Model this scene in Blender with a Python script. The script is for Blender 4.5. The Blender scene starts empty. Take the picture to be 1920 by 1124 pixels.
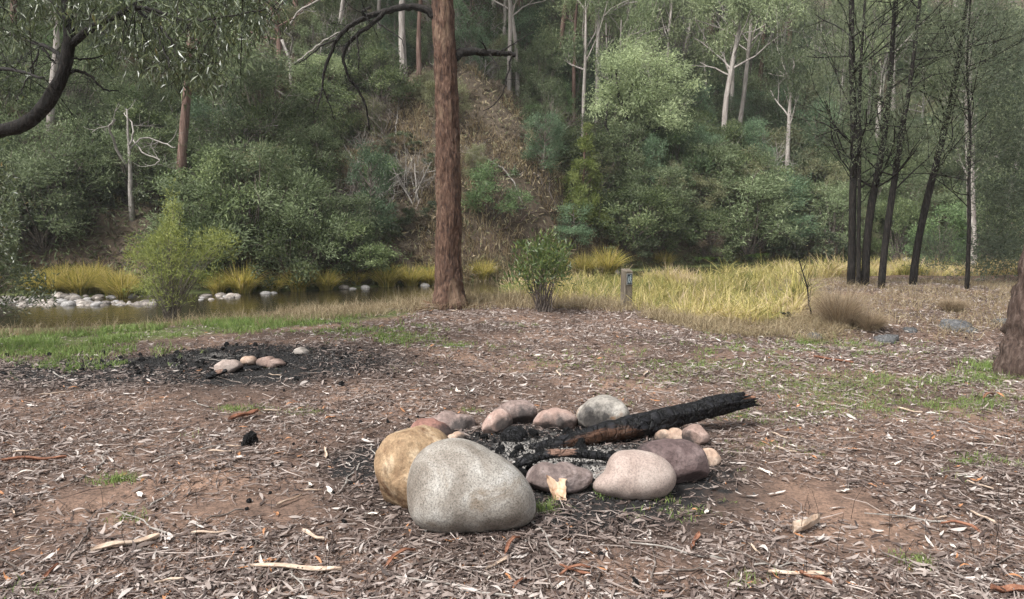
import bpy, math, random
import numpy as np
from mathutils import Vector, Matrix

# ------------------------------------------------------------------ camera, sky, sun, exposure
scene = bpy.context.scene
DENOISE = True
COL = scene.collection
FPX, PW, PH, HORIZON, CAM_H = 1400.0, 1920.0, 1124.0, 395.0, 1.5
PITCH = math.atan((PH / 2 - HORIZON) / FPX)
cam_data = bpy.data.cameras.new('camera')
cam = bpy.data.objects.new('camera', cam_data)
COL.objects.link(cam)
cam.location = (0, 0, CAM_H)
cam.rotation_euler = (math.pi / 2 - PITCH, 0, 0)
cam_data.sensor_fit = 'HORIZONTAL'
cam_data.angle = 2 * math.atan(PW / 2 / FPX)
cam_data.clip_start, cam_data.clip_end = 0.05, 600
scene.camera = cam

SUN_EL, SUN_AZ = math.radians(54), math.radians(-132)     # azimuth measured from +Y towards +X
world = bpy.data.worlds.new('World')
scene.world = world
world.use_nodes = True
wn, wl = world.node_tree.nodes, world.node_tree.links
bg = wn['Background']
sky = wn.new('ShaderNodeTexSky')
sky.sky_type = 'NISHITA'
sky.sun_disc = False
sky.sun_elevation = SUN_EL
sky.sun_rotation = SUN_AZ
sky.air_density, sky.dust_density, sky.ozone_density = 1.0, 3.0, 1.0
hs = wn.new('ShaderNodeHueSaturation')
hs.inputs['Saturation'].default_value = 0.14              # overcast: the cloud deck greys the blue
wl.new(sky.outputs[0], hs.inputs['Color'])
wl.new(hs.outputs[0], bg.inputs['Color'])
bg.inputs['Strength'].default_value = 0.05

sun_data = bpy.data.lights.new('sun', 'SUN')
sun_data.energy = 1.5
sun_data.angle = math.radians(18)
sun_data.color = (1.0, 0.97, 0.92)
sun = bpy.data.objects.new('sun', sun_data)
COL.objects.link(sun)
sdir = Vector((math.sin(SUN_AZ) * math.cos(SUN_EL), math.cos(SUN_AZ) * math.cos(SUN_EL), math.sin(SUN_EL)))
sun.rotation_euler = sdir.to_track_quat('Z', 'Y').to_euler()
sun.location = sdir * 60

vs = scene.view_settings
vs.view_transform = 'Standard'
vs.look = 'None'
vs.exposure = 2.25
vs.gamma = 1
vs.use_curve_mapping = False
scene.render.engine = 'CYCLES'
scene.cycles.max_bounces = 5
scene.cycles.diffuse_bounces = 3
scene.cycles.glossy_bounces = 2
scene.cycles.transmission_bounces = 3
scene.cycles.transparent_max_bounces = 4
scene.cycles.volume_bounces = 1
scene.cycles.volume_max_steps = 64
scene.cycles.use_denoising = DENOISE
scene.cycles.use_adaptive_sampling = True
scene.cycles.adaptive_threshold = 0.02

RS = np.random.default_rng(11)
R = random.Random(5)

# ------------------------------------------------------------------ numeric helpers
def hash3(ix, iy, iz):
    h = (ix * 374761393 + iy * 668265263 + iz * 2147483647 + 1013904223) & 0xffffffff
    h = ((h ^ (h >> 13)) * 1274126177) & 0xffffffff
    return ((h ^ (h >> 16)) & 0xffff) / 65535.0 * 2 - 1

def vnoise(x, y, z=0.0):
    x, y, z = np.broadcast_arrays(np.asarray(x, float), np.asarray(y, float), np.asarray(z, float))
    ix, iy, iz = np.floor(x).astype(np.int64), np.floor(y).astype(np.int64), np.floor(z).astype(np.int64)
    fx, fy, fz = x - ix, y - iy, z - iz
    fx, fy, fz = fx * fx * (3 - 2 * fx), fy * fy * (3 - 2 * fy), fz * fz * (3 - 2 * fz)
    def L(a, b, t): return a + (b - a) * t
    r = []
    for k in (0, 1):
        a = L(hash3(ix, iy, iz + k), hash3(ix + 1, iy, iz + k), fx)
        b = L(hash3(ix, iy + 1, iz + k), hash3(ix + 1, iy + 1, iz + k), fx)
        r.append(L(a, b, fy))
    return L(r[0], r[1], fz)

def fbm(x, y, z=0.0, o=4):
    s, a = 0.0, 0.5
    for i in range(o):
        s = s + a * vnoise(np.asarray(x) * 2 ** i + 17 * i, np.asarray(y) * 2 ** i - 9 * i, np.asarray(z) * 2 ** i)
        a *= 0.5
    return s

def smooth(a, b, x):
    t = np.clip((x - a) / (b - a), 0, 1)        # also for a > b
    return t * t * (3 - 2 * t)

def curve(xs, ys, sig=0.5):
    X = np.linspace(-120, 120, 4801)
    Y = np.interp(X, xs, ys)
    k = np.exp(-0.5 * (np.arange(-60, 61) * 0.05 / sig) ** 2)
    k /= k.sum()
    Y = np.convolve(np.pad(Y, 60, mode='edge'), k, 'valid')
    return lambda x: np.interp(x, X, Y)

EDGE = curve([-30, -12, -6, -4.4, -2.8, -1.1, 1.5, 2.3, 3.5, 4.4, 5.3, 8, 12, 20, 40],
             [7, 7.8, 8.8, 9.8, 10.9, 12.3, 12.3, 9.7, 9.3, 10.2, 14.6, 16.6, 17.5, 19, 24], 0.3)
STREAM = curve([-40, -12, -6, -3, 0, 5, 10, 20, 40], [8, 14.9, 16.1, 17.6, 20, 23.5, 26.5, 30, 34], 1.2)
FOOT = curve([-40, -12, -6, -3, 0, 3, 5, 10, 20, 40], [13, 18.0, 19.0, 20.0, 22.4, 25.3, 26.2, 29, 32.5, 36.5], 1.0)
WATER_Z = -0.5
SPUR_A, SPUR_B = np.array([2.5, 24.6]), np.array([-1.8, 28.8])

def spur_dist(x, y):
    d = SPUR_B - SPUR_A
    L = math.hypot(*d)
    t = ((x - SPUR_A[0]) * d[0] + (y - SPUR_A[1]) * d[1]) / L
    s = ((x - SPUR_A[0]) * d[1] - (y - SPUR_A[1]) * d[0]) / L      # + on the right of the crest
    return t, s

def HT(x, y):
    x = np.asarray(x, float); y = np.asarray(y, float)
    e = EDGE(x) + 0.35 * fbm(x * 0.6, y * 0.6, 3.1, 3)
    drop = smooth(0, 2.6, y - e)
    z = 0.10 * fbm(x * 0.25, y * 0.25, 1.0, 3) + 0.025 * fbm(x * 1.6, y * 1.6, 2.0, 4)
    z = z * (1 - 0.5 * drop) - 0.46 * drop
    s = y - STREAM(x) + 0.3 * fbm(x * .4, y * .4, 8, 2)
    s = np.where(s < 0, -s / (1 + .5 * smooth(0.5, -2.5, x) * (x > -30)), s)
    z = z - 0.36 * (1 - smooth(1.2, 2.3, s)) * drop
    z = z + 0.34 * np.exp(-((x + 8.6) / 3.6) ** 2 - ((y - 16.3) / 0.75) ** 2)
    z = z + 0.20 * np.exp(-((x - 6.6) / 2.6) ** 2 - ((y - 12.6) / 2.4) ** 2)
    z = z - 0.10 * np.exp(-((x - 4.9) / 1.6) ** 2 - ((y - 8.7) / 0.6) ** 2)
    z = z + 0.10 * np.exp(-((x + 2.75) / .85) ** 2 - ((y - 7.5) / .5) ** 2) * (1 + .8 * fbm(x * 4, y * 4, 2.2, 3)) + .02 * np.exp(-((x - .22) / .5) ** 2 - ((y - 4.5) / .5) ** 2)
    t = np.maximum(y - FOOT(x), 0)
    hill = 0.60 * t + 0.8 * (1 - np.exp(-t / 1.3)) + np.minimum(t / 4, 1) * (1.1 * fbm(x * .16, y * .16, 5, 3) + 0.5 * fbm(x * .7, y * .7, 6, 3))
    tt, ss = spur_dist(x, y)
    hill = hill + 1.5 * np.exp(-np.where(ss > 0, ss / 1.2, ss / 3.0) ** 2) * smooth(-1.0, 2, tt) * (1 - smooth(5, 10, tt)) * np.minimum(t / 2, 1)
    return z + hill

def ray(px, py):
    u, v = (px - PW / 2) / FPX, (PH / 2 - py) / FPX
    return np.array([u, math.cos(PITCH) + v * math.sin(PITCH), -math.sin(PITCH) + v * math.cos(PITCH)])

def at(px, py, dist):
    d = ray(px, py)
    k = dist / d[1]
    return np.array([d[0] * k, dist, CAM_H + d[2] * k])

def ground(px, py, far=90.0):
    d = ray(px, py)
    ks = np.linspace(1.5, far, 3000)
    z = CAM_H + d[2] * ks
    h = HT(d[0] * ks, d[1] * ks)
    hit = np.nonzero(z < h)[0]
    k = ks[hit[0]] if len(hit) else far
    return np.array([d[0] * k, d[1] * k, float(HT(d[0] * k, d[1] * k))])

def unit(v):
    return v / (np.linalg.norm(v, axis=-1, keepdims=True) + 1e-9)

# ------------------------------------------------------------------ mesh builder
class MB:
    def __init__(s):
        s.v, s.f, s.a, s.n = [], [], [], 0
    def add(s, v, f, a=0.5):
        v = np.asarray(v, float).reshape(-1, 3)
        fs = f if isinstance(f, list) else [f]
        for q in fs:
            s.f.append(np.asarray(q, np.int64) + s.n)
        s.v.append(v)
        s.a.append(np.broadcast_to(np.asarray(a, float), (len(v),)))
        s.n += len(v)
        return s
    def mesh(s, name, mat, smooth_=False, origin=(0, 0, 0)):
        me = bpy.data.meshes.new(name)
        v = np.concatenate(s.v) - np.asarray(origin)
        me.vertices.add(len(v))
        me.vertices.foreach_set('co', v.ravel().astype(np.float32))
        lo = np.concatenate([q.ravel() for q in s.f])
        sizes = np.concatenate([np.full(len(q), q.shape[1]) for q in s.f])
        me.loops.add(len(lo))
        me.loops.foreach_set('vertex_index', lo.astype(np.int32))
        me.polygons.add(len(sizes))
        me.polygons.foreach_set('loop_start', np.concatenate([[0], np.cumsum(sizes)[:-1]]).astype(np.int32))
        me.polygons.foreach_set('use_smooth', np.full(len(sizes), smooth_))
        at_ = me.attributes.new('rnd', 'FLOAT', 'POINT')
        at_.data.foreach_set('value', np.concatenate(s.a).astype(np.float32))
        me.update(calc_edges=True)
        me.materials.append(mat)
        return me
    def tube(s, pts, rad, k=6, cap=True, a=0.5, wob=0.0):
        pts = np.asarray(pts, float); rad = np.broadcast_to(np.asarray(rad, float), (len(pts),))
        n = len(pts)
        tan = unit(np.gradient(pts, axis=0))
        ref = np.array([0.0, 0, 1]) if abs(tan[0][2]) < 0.9 else np.array([1.0, 0, 0])
        N = np.zeros_like(pts); b = unit(np.cross(tan[0], ref)); 
        for i in range(n):
            b = unit(b - tan[i] * np.dot(b, tan[i])); N[i] = b
        B = np.cross(tan, N)
        th = np.arange(k) * 2 * math.pi / k
        rr = rad[:, None] * np.ones(k)[None]
        if wob:
            rr = rr * (1 + wob * vnoise(np.cos(th)[None] * 1.5 + 0 * rr, np.sin(th)[None] * 1.5 + 0 * rr, np.linspace(0, n * .6, n)[:, None] + 0 * rr))
        v = pts[:, None] + rr[..., None] * (N[:, None] * np.cos(th)[None, :, None] + B[:, None] * np.sin(th)[None, :, None])
        i, j = np.meshgrid(np.arange(n - 1), np.arange(k), indexing='ij')
        j2 = (j + 1) % k
        q = np.stack([i * k + j, i * k + j2, (i + 1) * k + j2, (i + 1) * k + j], -1).reshape(-1, 4)
        fs = [q]
        if cap:
            fs += [np.arange(k)[None, ::-1], (np.arange(k) + (n - 1) * k)[None]]
        s.add(v.reshape(-1, 3), fs, a)
        return s

def link(name, me, parent=None, loc=(0, 0, 0)):
    o = bpy.data.objects.new(name, me)
    COL.objects.link(o)
    o.location = loc
    if parent is not None:
        o.parent = parent
    return o

def tag(o, label=None, cat=None, group=None, kind=None):
    if label: o['label'] = label
    if cat: o['category'] = cat
    if group: o['group'] = group
    if kind: o['kind'] = kind
    return o

def empty(name, loc):
    o = bpy.data.objects.new(name, None)
    COL.objects.link(o)
    o.location = loc
    o.empty_display_size = 0.1
    return o

def copy_tree(o, parent=None):
    c = o.copy()
    COL.objects.link(c)
    c.parent = parent
    for ch in list(o.children):
        copy_tree(ch, c)
    return c

# ------------------------------------------------------------------ materials
def new_mat(name):
    m = bpy.data.materials.new(name)
    m.use_nodes = True
    nt = m.node_tree
    return m, nt.nodes, nt.links, nt.nodes['Principled BSDF']

def ramp(nodes, stops, interp='LINEAR'):
    r = nodes.new('ShaderNodeValToRGB')
    r.color_ramp.interpolation = interp
    el = r.color_ramp.elements
    while len(el) < len(stops):
        el.new(0.5)
    for e, (p, c) in zip(el, stops):
        e.position = p
        e.color = (*c, 1)
    return r

def tex_noise(nodes, links, scale, detail=5, rough=0.6, vec=None, stretch=None, dist=0.0):
    t = nodes.new('ShaderNodeTexNoise')
    t.inputs['Scale'].default_value = scale
    t.inputs['Detail'].default_value = detail
    t.inputs['Roughness'].default_value = rough
    t.inputs['Distortion'].default_value = dist
    tc = nodes.new('ShaderNodeTexCoord')
    src = vec or tc.outputs['Object']
    if stretch:
        mp = nodes.new('ShaderNodeMapping')
        mp.inputs['Scale'].default_value = stretch
        links.new(src, mp.inputs['Vector'])
        src = mp.outputs[0]
    links.new(src, t.inputs['Vector'])
    return t

def mixc(nodes, links, fac, a, b, mode='MIX'):
    m = nodes.new('ShaderNodeMix')
    m.data_type = 'RGBA'
    m.blend_type = mode
    for sock, val in ((m.inputs[0], fac), (m.inputs[6], a), (m.inputs[7], b)):
        if hasattr(val, 'is_linked'):
            links.new(val, sock)
        elif isinstance(val, (int, float)):
            sock.default_value = val
        else:
            sock.default_value = (*val, 1)
    return m.outputs[2]

def bump(nodes, links, bsdf, h, strength=0.4, dist=0.02, prev=None):
    b = nodes.new('ShaderNodeBump')
    b.inputs['Strength'].default_value = strength
    b.inputs['Distance'].default_value = dist
    links.new(h, b.inputs['Height'])
    if prev is not None:
        links.new(prev, b.inputs['Normal'])
    links.new(b.outputs[0], bsdf.inputs['Normal'])
    return b.outputs[0]

def leaf_mat(name, stops, rough=0.55, transl=0.3, spec=0.35, objvar=0.35):
    m, n, l, b = new_mat(name)
    a = n.new('ShaderNodeAttribute'); a.attribute_name = 'rnd'
    r = ramp(n, stops)
    l.new(a.outputs['Fac'], r.inputs[0])
    oi = n.new('ShaderNodeObjectInfo')
    hv = n.new('ShaderNodeHueSaturation')
    mr = n.new('ShaderNodeMapRange')
    mr.inputs['To Min'].default_value = 1 - objvar; mr.inputs['To Max'].default_value = 1 + objvar
    l.new(oi.outputs['Random'], mr.inputs['Value'])
    l.new(mr.outputs[0], hv.inputs['Value'])
    l.new(r.outputs[0], hv.inputs['Color'])
    l.new(hv.outputs[0], b.inputs['Base Color'])
    b.inputs['Roughness'].default_value = rough
    b.inputs['Specular IOR Level'].default_value = spec
    if transl:
        t = n.new('ShaderNodeBsdfTranslucent')
        l.new(hv.outputs[0], t.inputs['Color'])
        mx = n.new('ShaderNodeMixShader')
        mx.inputs[0].default_value = transl
        l.new(b.outputs[0], mx.inputs[1]); l.new(t.outputs[0], mx.inputs[2])
        l.new(mx.outputs[0], n['Material Output'].inputs['Surface'])
    return m

def bark_mat(name, stops, scale=6, stretch=(6, 6, 1), bstr=0.6, bdist=0.02, patch=None, rough=0.85):
    m, n, l, b = new_mat(name)
    t = tex_noise(n, l, scale, 8, 0.65, stretch=stretch, dist=0.4)
    r = ramp(n, stops)
    l.new(t.outputs['Fac'], r.inputs[0])
    c = r.outputs[0]
    if patch:
        t2 = tex_noise(n, l, patch[0], 5, 0.6, stretch=(1.5, 1.5, 0.6))
        r2 = ramp(n, [(patch[1], (0, 0, 0)), (patch[1] + 0.08, (1, 1, 1))])
        l.new(t2.outputs['Fac'], r2.inputs[0])
        c = mixc(n, l, r2.outputs[0], c, patch[2])
        r2.color_ramp.elements[1].color = (patch[3],) * 3 + (1,)
    l.new(c, b.inputs['Base Color'])
    b.inputs['Roughness'].default_value = rough
    b.inputs['Specular IOR Level'].default_value = 0.25
    bump(n, l, b, t.outputs['Fac'], bstr, bdist)
    return m

def rock_mat(name, stops, scale=5, speck=None, speck_amt=0.35, stain=None, bstr=0.25, rough=0.8, objvar=0.0):
    m, n, l, b = new_mat(name)
    t = tex_noise(n, l, scale, 7, 0.62, dist=0.3)
    r = ramp(n, stops)
    l.new(t.outputs['Fac'], r.inputs[0])
    c = r.outputs[0]
    if stain:                                        # (colour, scale, threshold)
        t3 = tex_noise(n, l, stain[1], 6, 0.65, dist=0.6)
        r3 = ramp(n, [(stain[2], (0, 0, 0)), (stain[2] + 0.1, (1, 1, 1))])
        l.new(t3.outputs['Fac'], r3.inputs[0])
        c = mixc(n, l, r3.outputs[0], c, stain[0])
    so = n.new('ShaderNodeAttribute'); so.attribute_name = 'soot'
    ts = tex_noise(n, l, 11, 6, .7)
    ms = n.new('ShaderNodeMath'); ms.operation = 'MULTIPLY_ADD'; ms.inputs[1].default_value = 1.1
    sb = n.new('ShaderNodeMath'); sb.operation = 'ADD'; sb.inputs[1].default_value = -.55
    l.new(so.outputs['Fac'], sb.inputs[0]); l.new(ts.outputs['Fac'], ms.inputs[0]); l.new(sb.outputs[0], ms.inputs[2])
    rs_ = ramp(n, [(.30, (0, 0, 0)), (.62, (.9, .9, .9))])
    l.new(ms.outputs[0], rs_.inputs[0])
    c = mixc(n, l, rs_.outputs[0], c, (.022, .02, .02))
    hgt = t.outputs['Fac']
    if speck:
        t2 = tex_noise(n, l, speck, 3, 0.7)
        r2 = ramp(n, [(0.35, (1 - speck_amt,) * 3), (0.5, (1, 1, 1)), (0.66, (1 + speck_amt * 0.6,) * 3)])
        l.new(t2.outputs['Fac'], r2.inputs[0])
        c = mixc(n, l, 1.0, c, r2.outputs[0], 'MULTIPLY')
        nb = bump(n, l, b, t2.outputs['Fac'], 0.12, 0.004)
        bump(n, l, b, hgt, min(1.0, bstr * 1.7), 0.03, nb)
    else:
        bump(n, l, b, hgt, bstr, 0.02)
    if objvar:
        oi = n.new('ShaderNodeObjectInfo'); mr = n.new('ShaderNodeMapRange'); hv = n.new('ShaderNodeHueSaturation')
        mr.inputs['To Min'].default_value = 1 - objvar; mr.inputs['To Max'].default_value = 1 + objvar
        l.new(oi.outputs['Random'], mr.inputs['Value']); l.new(mr.outputs[0], hv.inputs['Value']); l.new(c, hv.inputs['Color'])
        c = hv.outputs[0]
    l.new(c, b.inputs['Base Color'])
    b.inputs['Roughness'].default_value = rough
    b.inputs['Specular IOR Level'].default_value = 0.3
    return m

M = {}
# foliage
M['gum_grey'] = leaf_mat('gum_grey', [(0, (.06, .082, .036)), (.5, (.14, .18, .09)), (1, (.30, .35, .20))], transl=.4)
M['gum_pale'] = leaf_mat('gum_pale', [(0, (.13, .165, .08)), (.5, (.26, .31, .17)), (1, (.42, .47, .27))], transl=.4)
M['wattle_blue'] = leaf_mat('wattle_blue', [(0, (.05, .085, .046)), (.5, (.115, .18, .10)), (1, (.23, .32, .19))], transl=.4)
M['shrub_dark'] = leaf_mat('shrub_dark', [(0, (.036, .052, .02)), (.5, (.09, .122, .05)), (1, (.21, .25, .115))], transl=.35)
M['shrub_olive'] = leaf_mat('shrub_olive', [(0, (.075, .08, .04)), (.5, (.165, .17, .09)), (1, (.29, .29, .16))], transl=.4)
M['shrub_green'] = leaf_mat('shrub_green', [(0, (.06, .10, .042)), (.5, (.135, .205, .09)), (1, (.24, .33, .15))], transl=.4)
M['bracken'] = leaf_mat('bracken', [(0, (.08, .06, .042)), (.5, (.20, .158, .112)), (1, (.36, .30, .22))])
M['bramble'] = leaf_mat('bramble', [(0, (.03, .042, .022)), (.5, (.075, .095, .05)), (.9, (.16, .185, .10)), (1, (.28, .24, .12))], rough=.45, spec=.5)
M['conifer'] = leaf_mat('conifer', [(0, (.09, .125, .03)), (.5, (.20, .25, .07)), (1, (.33, .37, .12))], transl=.4)
M['wisp'] = leaf_mat('wisp', [(0, (.08, .10, .025)), (.5, (.20, .23, .06)), (1, (.33, .34, .10))])
M['glossy'] = leaf_mat('glossy', [(0, (.045, .08, .022)), (.6, (.12, .18, .05)), (1, (.28, .31, .08))], rough=.4, spec=.5)
M['blackwood'] = leaf_mat('blackwood', [(0, (.025, .036, .016)), (.6, (.07, .09, .04)), (.93, (.16, .185, .08)), (1, (.22, .12, .03))], rough=.35, spec=.6, objvar=.1)
M['wattle_dark'] = leaf_mat('wattle_dark', [(0, (.065, .085, .05)), (.5, (.13, .158, .095)), (1, (.23, .26, .165))], transl=.4, objvar=.1)
M['edge_green'] = leaf_mat('edge_green', [(0, (.045, .06, .04)), (.5, (.09, .115, .075)), (1, (.17, .205, .13))], objvar=.1)
M['fern'] = leaf_mat('fern', [(0, (.03, .06, .015)), (.5, (.08, .14, .03)), (1, (.17, .23, .06))])
M['sedge'] = leaf_mat('sedge', [(0, (.085, .105, .03)), (.25, (.20, .20, .06)), (.5, (.37, .32, .105)), (.75, (.46, .37, .175)), (1, (.46, .36, .25))], rough=.6, objvar=.12)
M['tussock_yellow'] = leaf_mat('tussock_yellow', [(0, (.13, .14, .035)), (.35, (.36, .31, .075)), (.7, (.52, .42, .13)), (1, (.56, .43, .24))], rough=.6, transl=.45, objvar=.15)
M['dry_grass'] = leaf_mat('dry_grass', [(0, (.13, .09, .05)), (.5, (.27, .21, .125)), (1, (.44, .37, .24))], rough=.7, objvar=.1)
M['brown_tussock'] = leaf_mat('brown_tussock', [(0, (.12, .085, .055)), (.5, (.27, .20, .13)), (1, (.42, .34, .235))], rough=.7, objvar=.1)
M['green_grass'] = leaf_mat('green_grass', [(0, (.08, .13, .03)), (.5, (.16, .235, .06)), (.85, (.26, .31, .11)), (1, (.40, .35, .2))], rough=.6, objvar=.05)
M['litter'] = leaf_mat('litter', [(0, (.035, .024, .021)), (.22, (.10, .072, .062)), (.45, (.19, .15, .132)), (.7, (.33, .28, .255)), (.9, (.50, .455, .425)), (.97, (.60, .55, .49)), (1, (.36, .17, .08))], rough=.6, transl=.12, objvar=.2)
M['cover'] = leaf_mat('cover', [(0, (.035, .028, .018)), (.35, (.10, .075, .048)), (.55, (.085, .10, .045)), (.8, (.12, .155, .07)), (1, (.32, .26, .165))], transl=.2, objvar=0)
# barks
M['bark_red'] = bark_mat('bark_red', [(.28, (.012, .008, .006)), (.42, (.05, .027, .019)), (.56, (.115, .066, .046)), (.75, (.25, .17, .125))], 7, (4, 4, 1.3), 1.0, .05, patch=(1.9, .55, (.19, .13, .088), .7))
M['bark_dark'] = bark_mat('bark_dark', [(.3, (.003, .003, .0025)), (.5, (.012, .010, .009)), (.75, (.045, .038, .032))], 9, (5, 5, 1.2), 1.0, .03)
M['bark_grey'] = bark_mat('bark_grey', [(.3, (.022, .014, .011)), (.5, (.075, .05, .04)), (.75, (.18, .135, .112))], 9, (4, 4, .9), 1.0, .06, patch=(3, .6, (.25, .15, .12), .7))
M['bark_pale'] = bark_mat('bark_pale', [(.3, (.13, .11, .10)), (.5, (.28, .25, .23)), (.7, (.44, .41, .38))], 5, (3, 3, .5), .3, .01)
M['bark_brown'] = bark_mat('bark_brown', [(.3, (.05, .03, .024)), (.5, (.12, .075, .06)), (.75, (.24, .17, .14))], 3, (4, 4, .5), .5, .02)
M['twig'] = bark_mat('twig', [(.3, (.04, .033, .028)), (.5, (.11, .09, .078)), (.7, (.24, .205, .185))], 8, (2, 2, 2), .2, .01)
M['dead_white'] = bark_mat('dead_white', [(.3, (.10, .09, .08)), (.5, (.24, .22, .20)), (.75, (.40, .375, .35))], 9, (2, 2, 1), .4, .02)
# ground
def ground_material():
    m, n, l, b = new_mat('ground')
    t1 = tex_noise(n, l, 0.9, 6, 0.6)
    t2 = tex_noise(n, l, 9, 8, 0.7)
    t3 = tex_noise(n, l, 60, 4, 0.7)
    r1 = ramp(n, [(.3, (.055, .039, .031)), (.5, (.115, .08, .063)), (.68, (.20, .135, .10))])
    l.new(t1.outputs['Fac'], r1.inputs[0])
    r2 = ramp(n, [(.3, (.5, .5, .5)), (.5, (1, 1, 1)), (.7, (1.5, 1.45, 1.4))])
    l.new(t2.outputs['Fac'], r2.inputs[0])
    c = mixc(n, l, 1.0, r1.outputs[0], r2.outputs[0], 'MULTIPLY')
    r3 = ramp(n, [(.35, (.6, .6, .6)), (.6, (1.25, 1.2, 1.2))])
    l.new(t3.outputs['Fac'], r3.inputs[0])
    c = mixc(n, l, 1.0, c, r3.outputs[0], 'MULTIPLY')
    def attr(nm):
        a = n.new('ShaderNodeAttribute'); a.attribute_name = nm
        return a.outputs['Fac']
    def mask(nm, lo, hi):
        add = n.new('ShaderNodeMath'); add.operation = 'ADD'
        sub = n.new('ShaderNodeMath'); sub.operation = 'MULTIPLY_ADD'
        sub.inputs[1].default_value = 0.9; sub.inputs[2].default_value = -0.45
        l.new(t2.outputs['Fac'], sub.inputs[0])
        l.new(attr(nm), add.inputs[0]); l.new(sub.outputs[0], add.inputs[1])
        rr = ramp(n, [(lo, (0, 0, 0)), (hi, (1, 1, 1))])
        l.new(add.outputs[0], rr.inputs[0])
        return rr.outputs[0]
    hillc = ramp(n, [(.3, (.035, .028, .02)), (.55, (.085, .066, .048)), (.75, (.16, .125, .092))])
    l.new(t2.outputs['Fac'], hillc.inputs[0])
    c = mixc(n, l, attr('hill'), c, hillc.outputs[0])
    c = mixc(n, l, mask('moss', .3, .7), c, (.07, .085, .03))
    c = mixc(n, l, mask('char', .25, .6), c, (.018, .017, .017))
    ash = ramp(n, [(.35, (.10, .095, .09)), (.6, (.36, .34, .32))])
    l.new(t3.outputs['Fac'], ash.inputs[0])
    c = mixc(n, l, mask('ash', .4, .7), c, ash.outputs[0])
    l.new(c, b.inputs['Base Color'])
    b.inputs['Roughness'].default_value = 0.95
    b.inputs['Specular IOR Level'].default_value = 0.15
    nb = bump(n, l, b, t2.outputs['Fac'], 0.5, 0.04)
    bump(n, l, b, t3.outputs['Fac'], 0.5, 0.01, nb)
    return m
M['ground'] = ground_material()

def char_material(name, along=(1, 1, 1), brown=None):
    m, n, l, b = new_mat(name)
    v = n.new('ShaderNodeTexVoronoi'); v.feature = 'DISTANCE_TO_EDGE'
    tc = n.new('ShaderNodeTexCoord'); mp = n.new('ShaderNodeMapping')
    mp.inputs['Scale'].default_value = along
    nz = tex_noise(n, l, 9, 4, .6)
    addv = n.new('ShaderNodeVectorMath'); addv.operation = 'MULTIPLY_ADD'
    addv.inputs[1].default_value = (.11, .11, .11)
    l.new(nz.outputs['Color'], addv.inputs[0]); l.new(tc.outputs['Object'], addv.inputs[2])
    l.new(addv.outputs[0], mp.inputs['Vector']); l.new(mp.outputs[0], v.inputs['Vector'])
    v.inputs['Scale'].default_value = 1.0
    r = ramp(n, [(0.0, (.001, .001, .001)), (.1, (.004, .004, .005)), (.4, (.012, .012, .014))])
    l.new(v.outputs['Distance'], r.inputs[0])
    t = tex_noise(n, l, 30, 5, .7)
    rr = ramp(n, [(.4, (.6, .6, .6)), (.7, (1.6, 1.6, 1.7))])
    l.new(t.outputs['Fac'], rr.inputs[0])
    c = mixc(n, l, 1.0, r.outputs[0], rr.outputs[0], 'MULTIPLY')
    if brown:
        a = n.new('ShaderNodeAttribute'); a.attribute_name = 'rnd'
        g = tex_noise(n, l, 14, 5, .6, stretch=(.8, 8, 8))
        ma = n.new('ShaderNodeMath'); ma.operation = 'MULTIPLY_ADD'; ma.inputs[1].default_value = .7; 
        l.new(g.outputs['Fac'], ma.inputs[0]); 
        mb = n.new('ShaderNodeMath'); mb.operation = 'ADD'; mb.inputs[1].default_value = -.35
        l.new(a.outputs['Fac'], mb.inputs[0]); l.new(mb.outputs[0], ma.inputs[2])
        br = ramp(n, [(.42, (0, 0, 0)), (.6, (1, 1, 1))])
        l.new(ma.outputs[0], br.inputs[0])
        gr = ramp(n, [(.3, tuple(x * .35 for x in brown)), (.6, brown)])
        l.new(g.outputs['Fac'], gr.inputs[0])
        c = mixc(n, l, br.outputs[0], c, gr.outputs[0])
    l.new(c, b.inputs['Base Color'])
    b.inputs['Roughness'].default_value = 0.62
    b.inputs['Specular IOR Level'].default_value = 0.22
    rb = ramp(n, [(0, (0, 0, 0)), (.15, (1, 1, 1))])
    l.new(v.outputs['Distance'], rb.inputs[0])
    nb = bump(n, l, b, rb.outputs[0], .8, .012)
    bump(n, l, b, t.outputs['Fac'], .5, .01, nb)
    return m
M['char_log'] = char_material('char_log', (19, 11, 11), (.065, .032, .019))
M['char_stick'] = char_material('char_stick', (22, 14, 14), (.20, .12, .09))
M['charcoal'] = char_material('charcoal', (40, 40, 40))
M['ash'] = leaf_mat('ash', [(0, (.012, .012, .012)), (.4, (.03, .03, .032)), (.6, (.13, .12, .112)), (1, (.38, .35, .325))], rough=.9, transl=0, spec=.2, objvar=0)

# stones
M['st_pale'] = rock_mat('st_pale', [(.3, (.10, .082, .066)), (.45, (.19, .17, .148)), (.58, (.285, .27, .247)), (.7, (.38, .37, .355))], 4.2, 130, .5, stain=((.17, .14, .11), 3.4, .55), bstr=.3)
M['st_ochre'] = rock_mat('st_ochre', [(.3, (.12, .07, .038)), (.5, (.26, .18, .108)), (.68, (.50, .41, .295))], 5, 70, .3, stain=((.10, .05, .024), 3.2, .50), bstr=.8)
M['st_red'] = rock_mat('st_red', [(.3, (.11, .05, .04)), (.55, (.21, .11, .088)), (.75, (.32, .20, .165))], 5, 70, .3, stain=((.05, .04, .045), 3, .60))
M['st_pinkgrey'] = rock_mat('st_pinkgrey', [(.3, (.10, .072, .064)), (.5, (.20, .15, .135)), (.7, (.34, .275, .255))], 7, 60, .3, stain=((.06, .05, .055), 5, .62))
M['st_pink'] = rock_mat('st_pink', [(.3, (.18, .115, .095)), (.5, (.29, .205, .175)), (.7, (.42, .335, .30))], 6, 90, .25, stain=((.04, .035, .035), 5, .60), bstr=.35)
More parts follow.
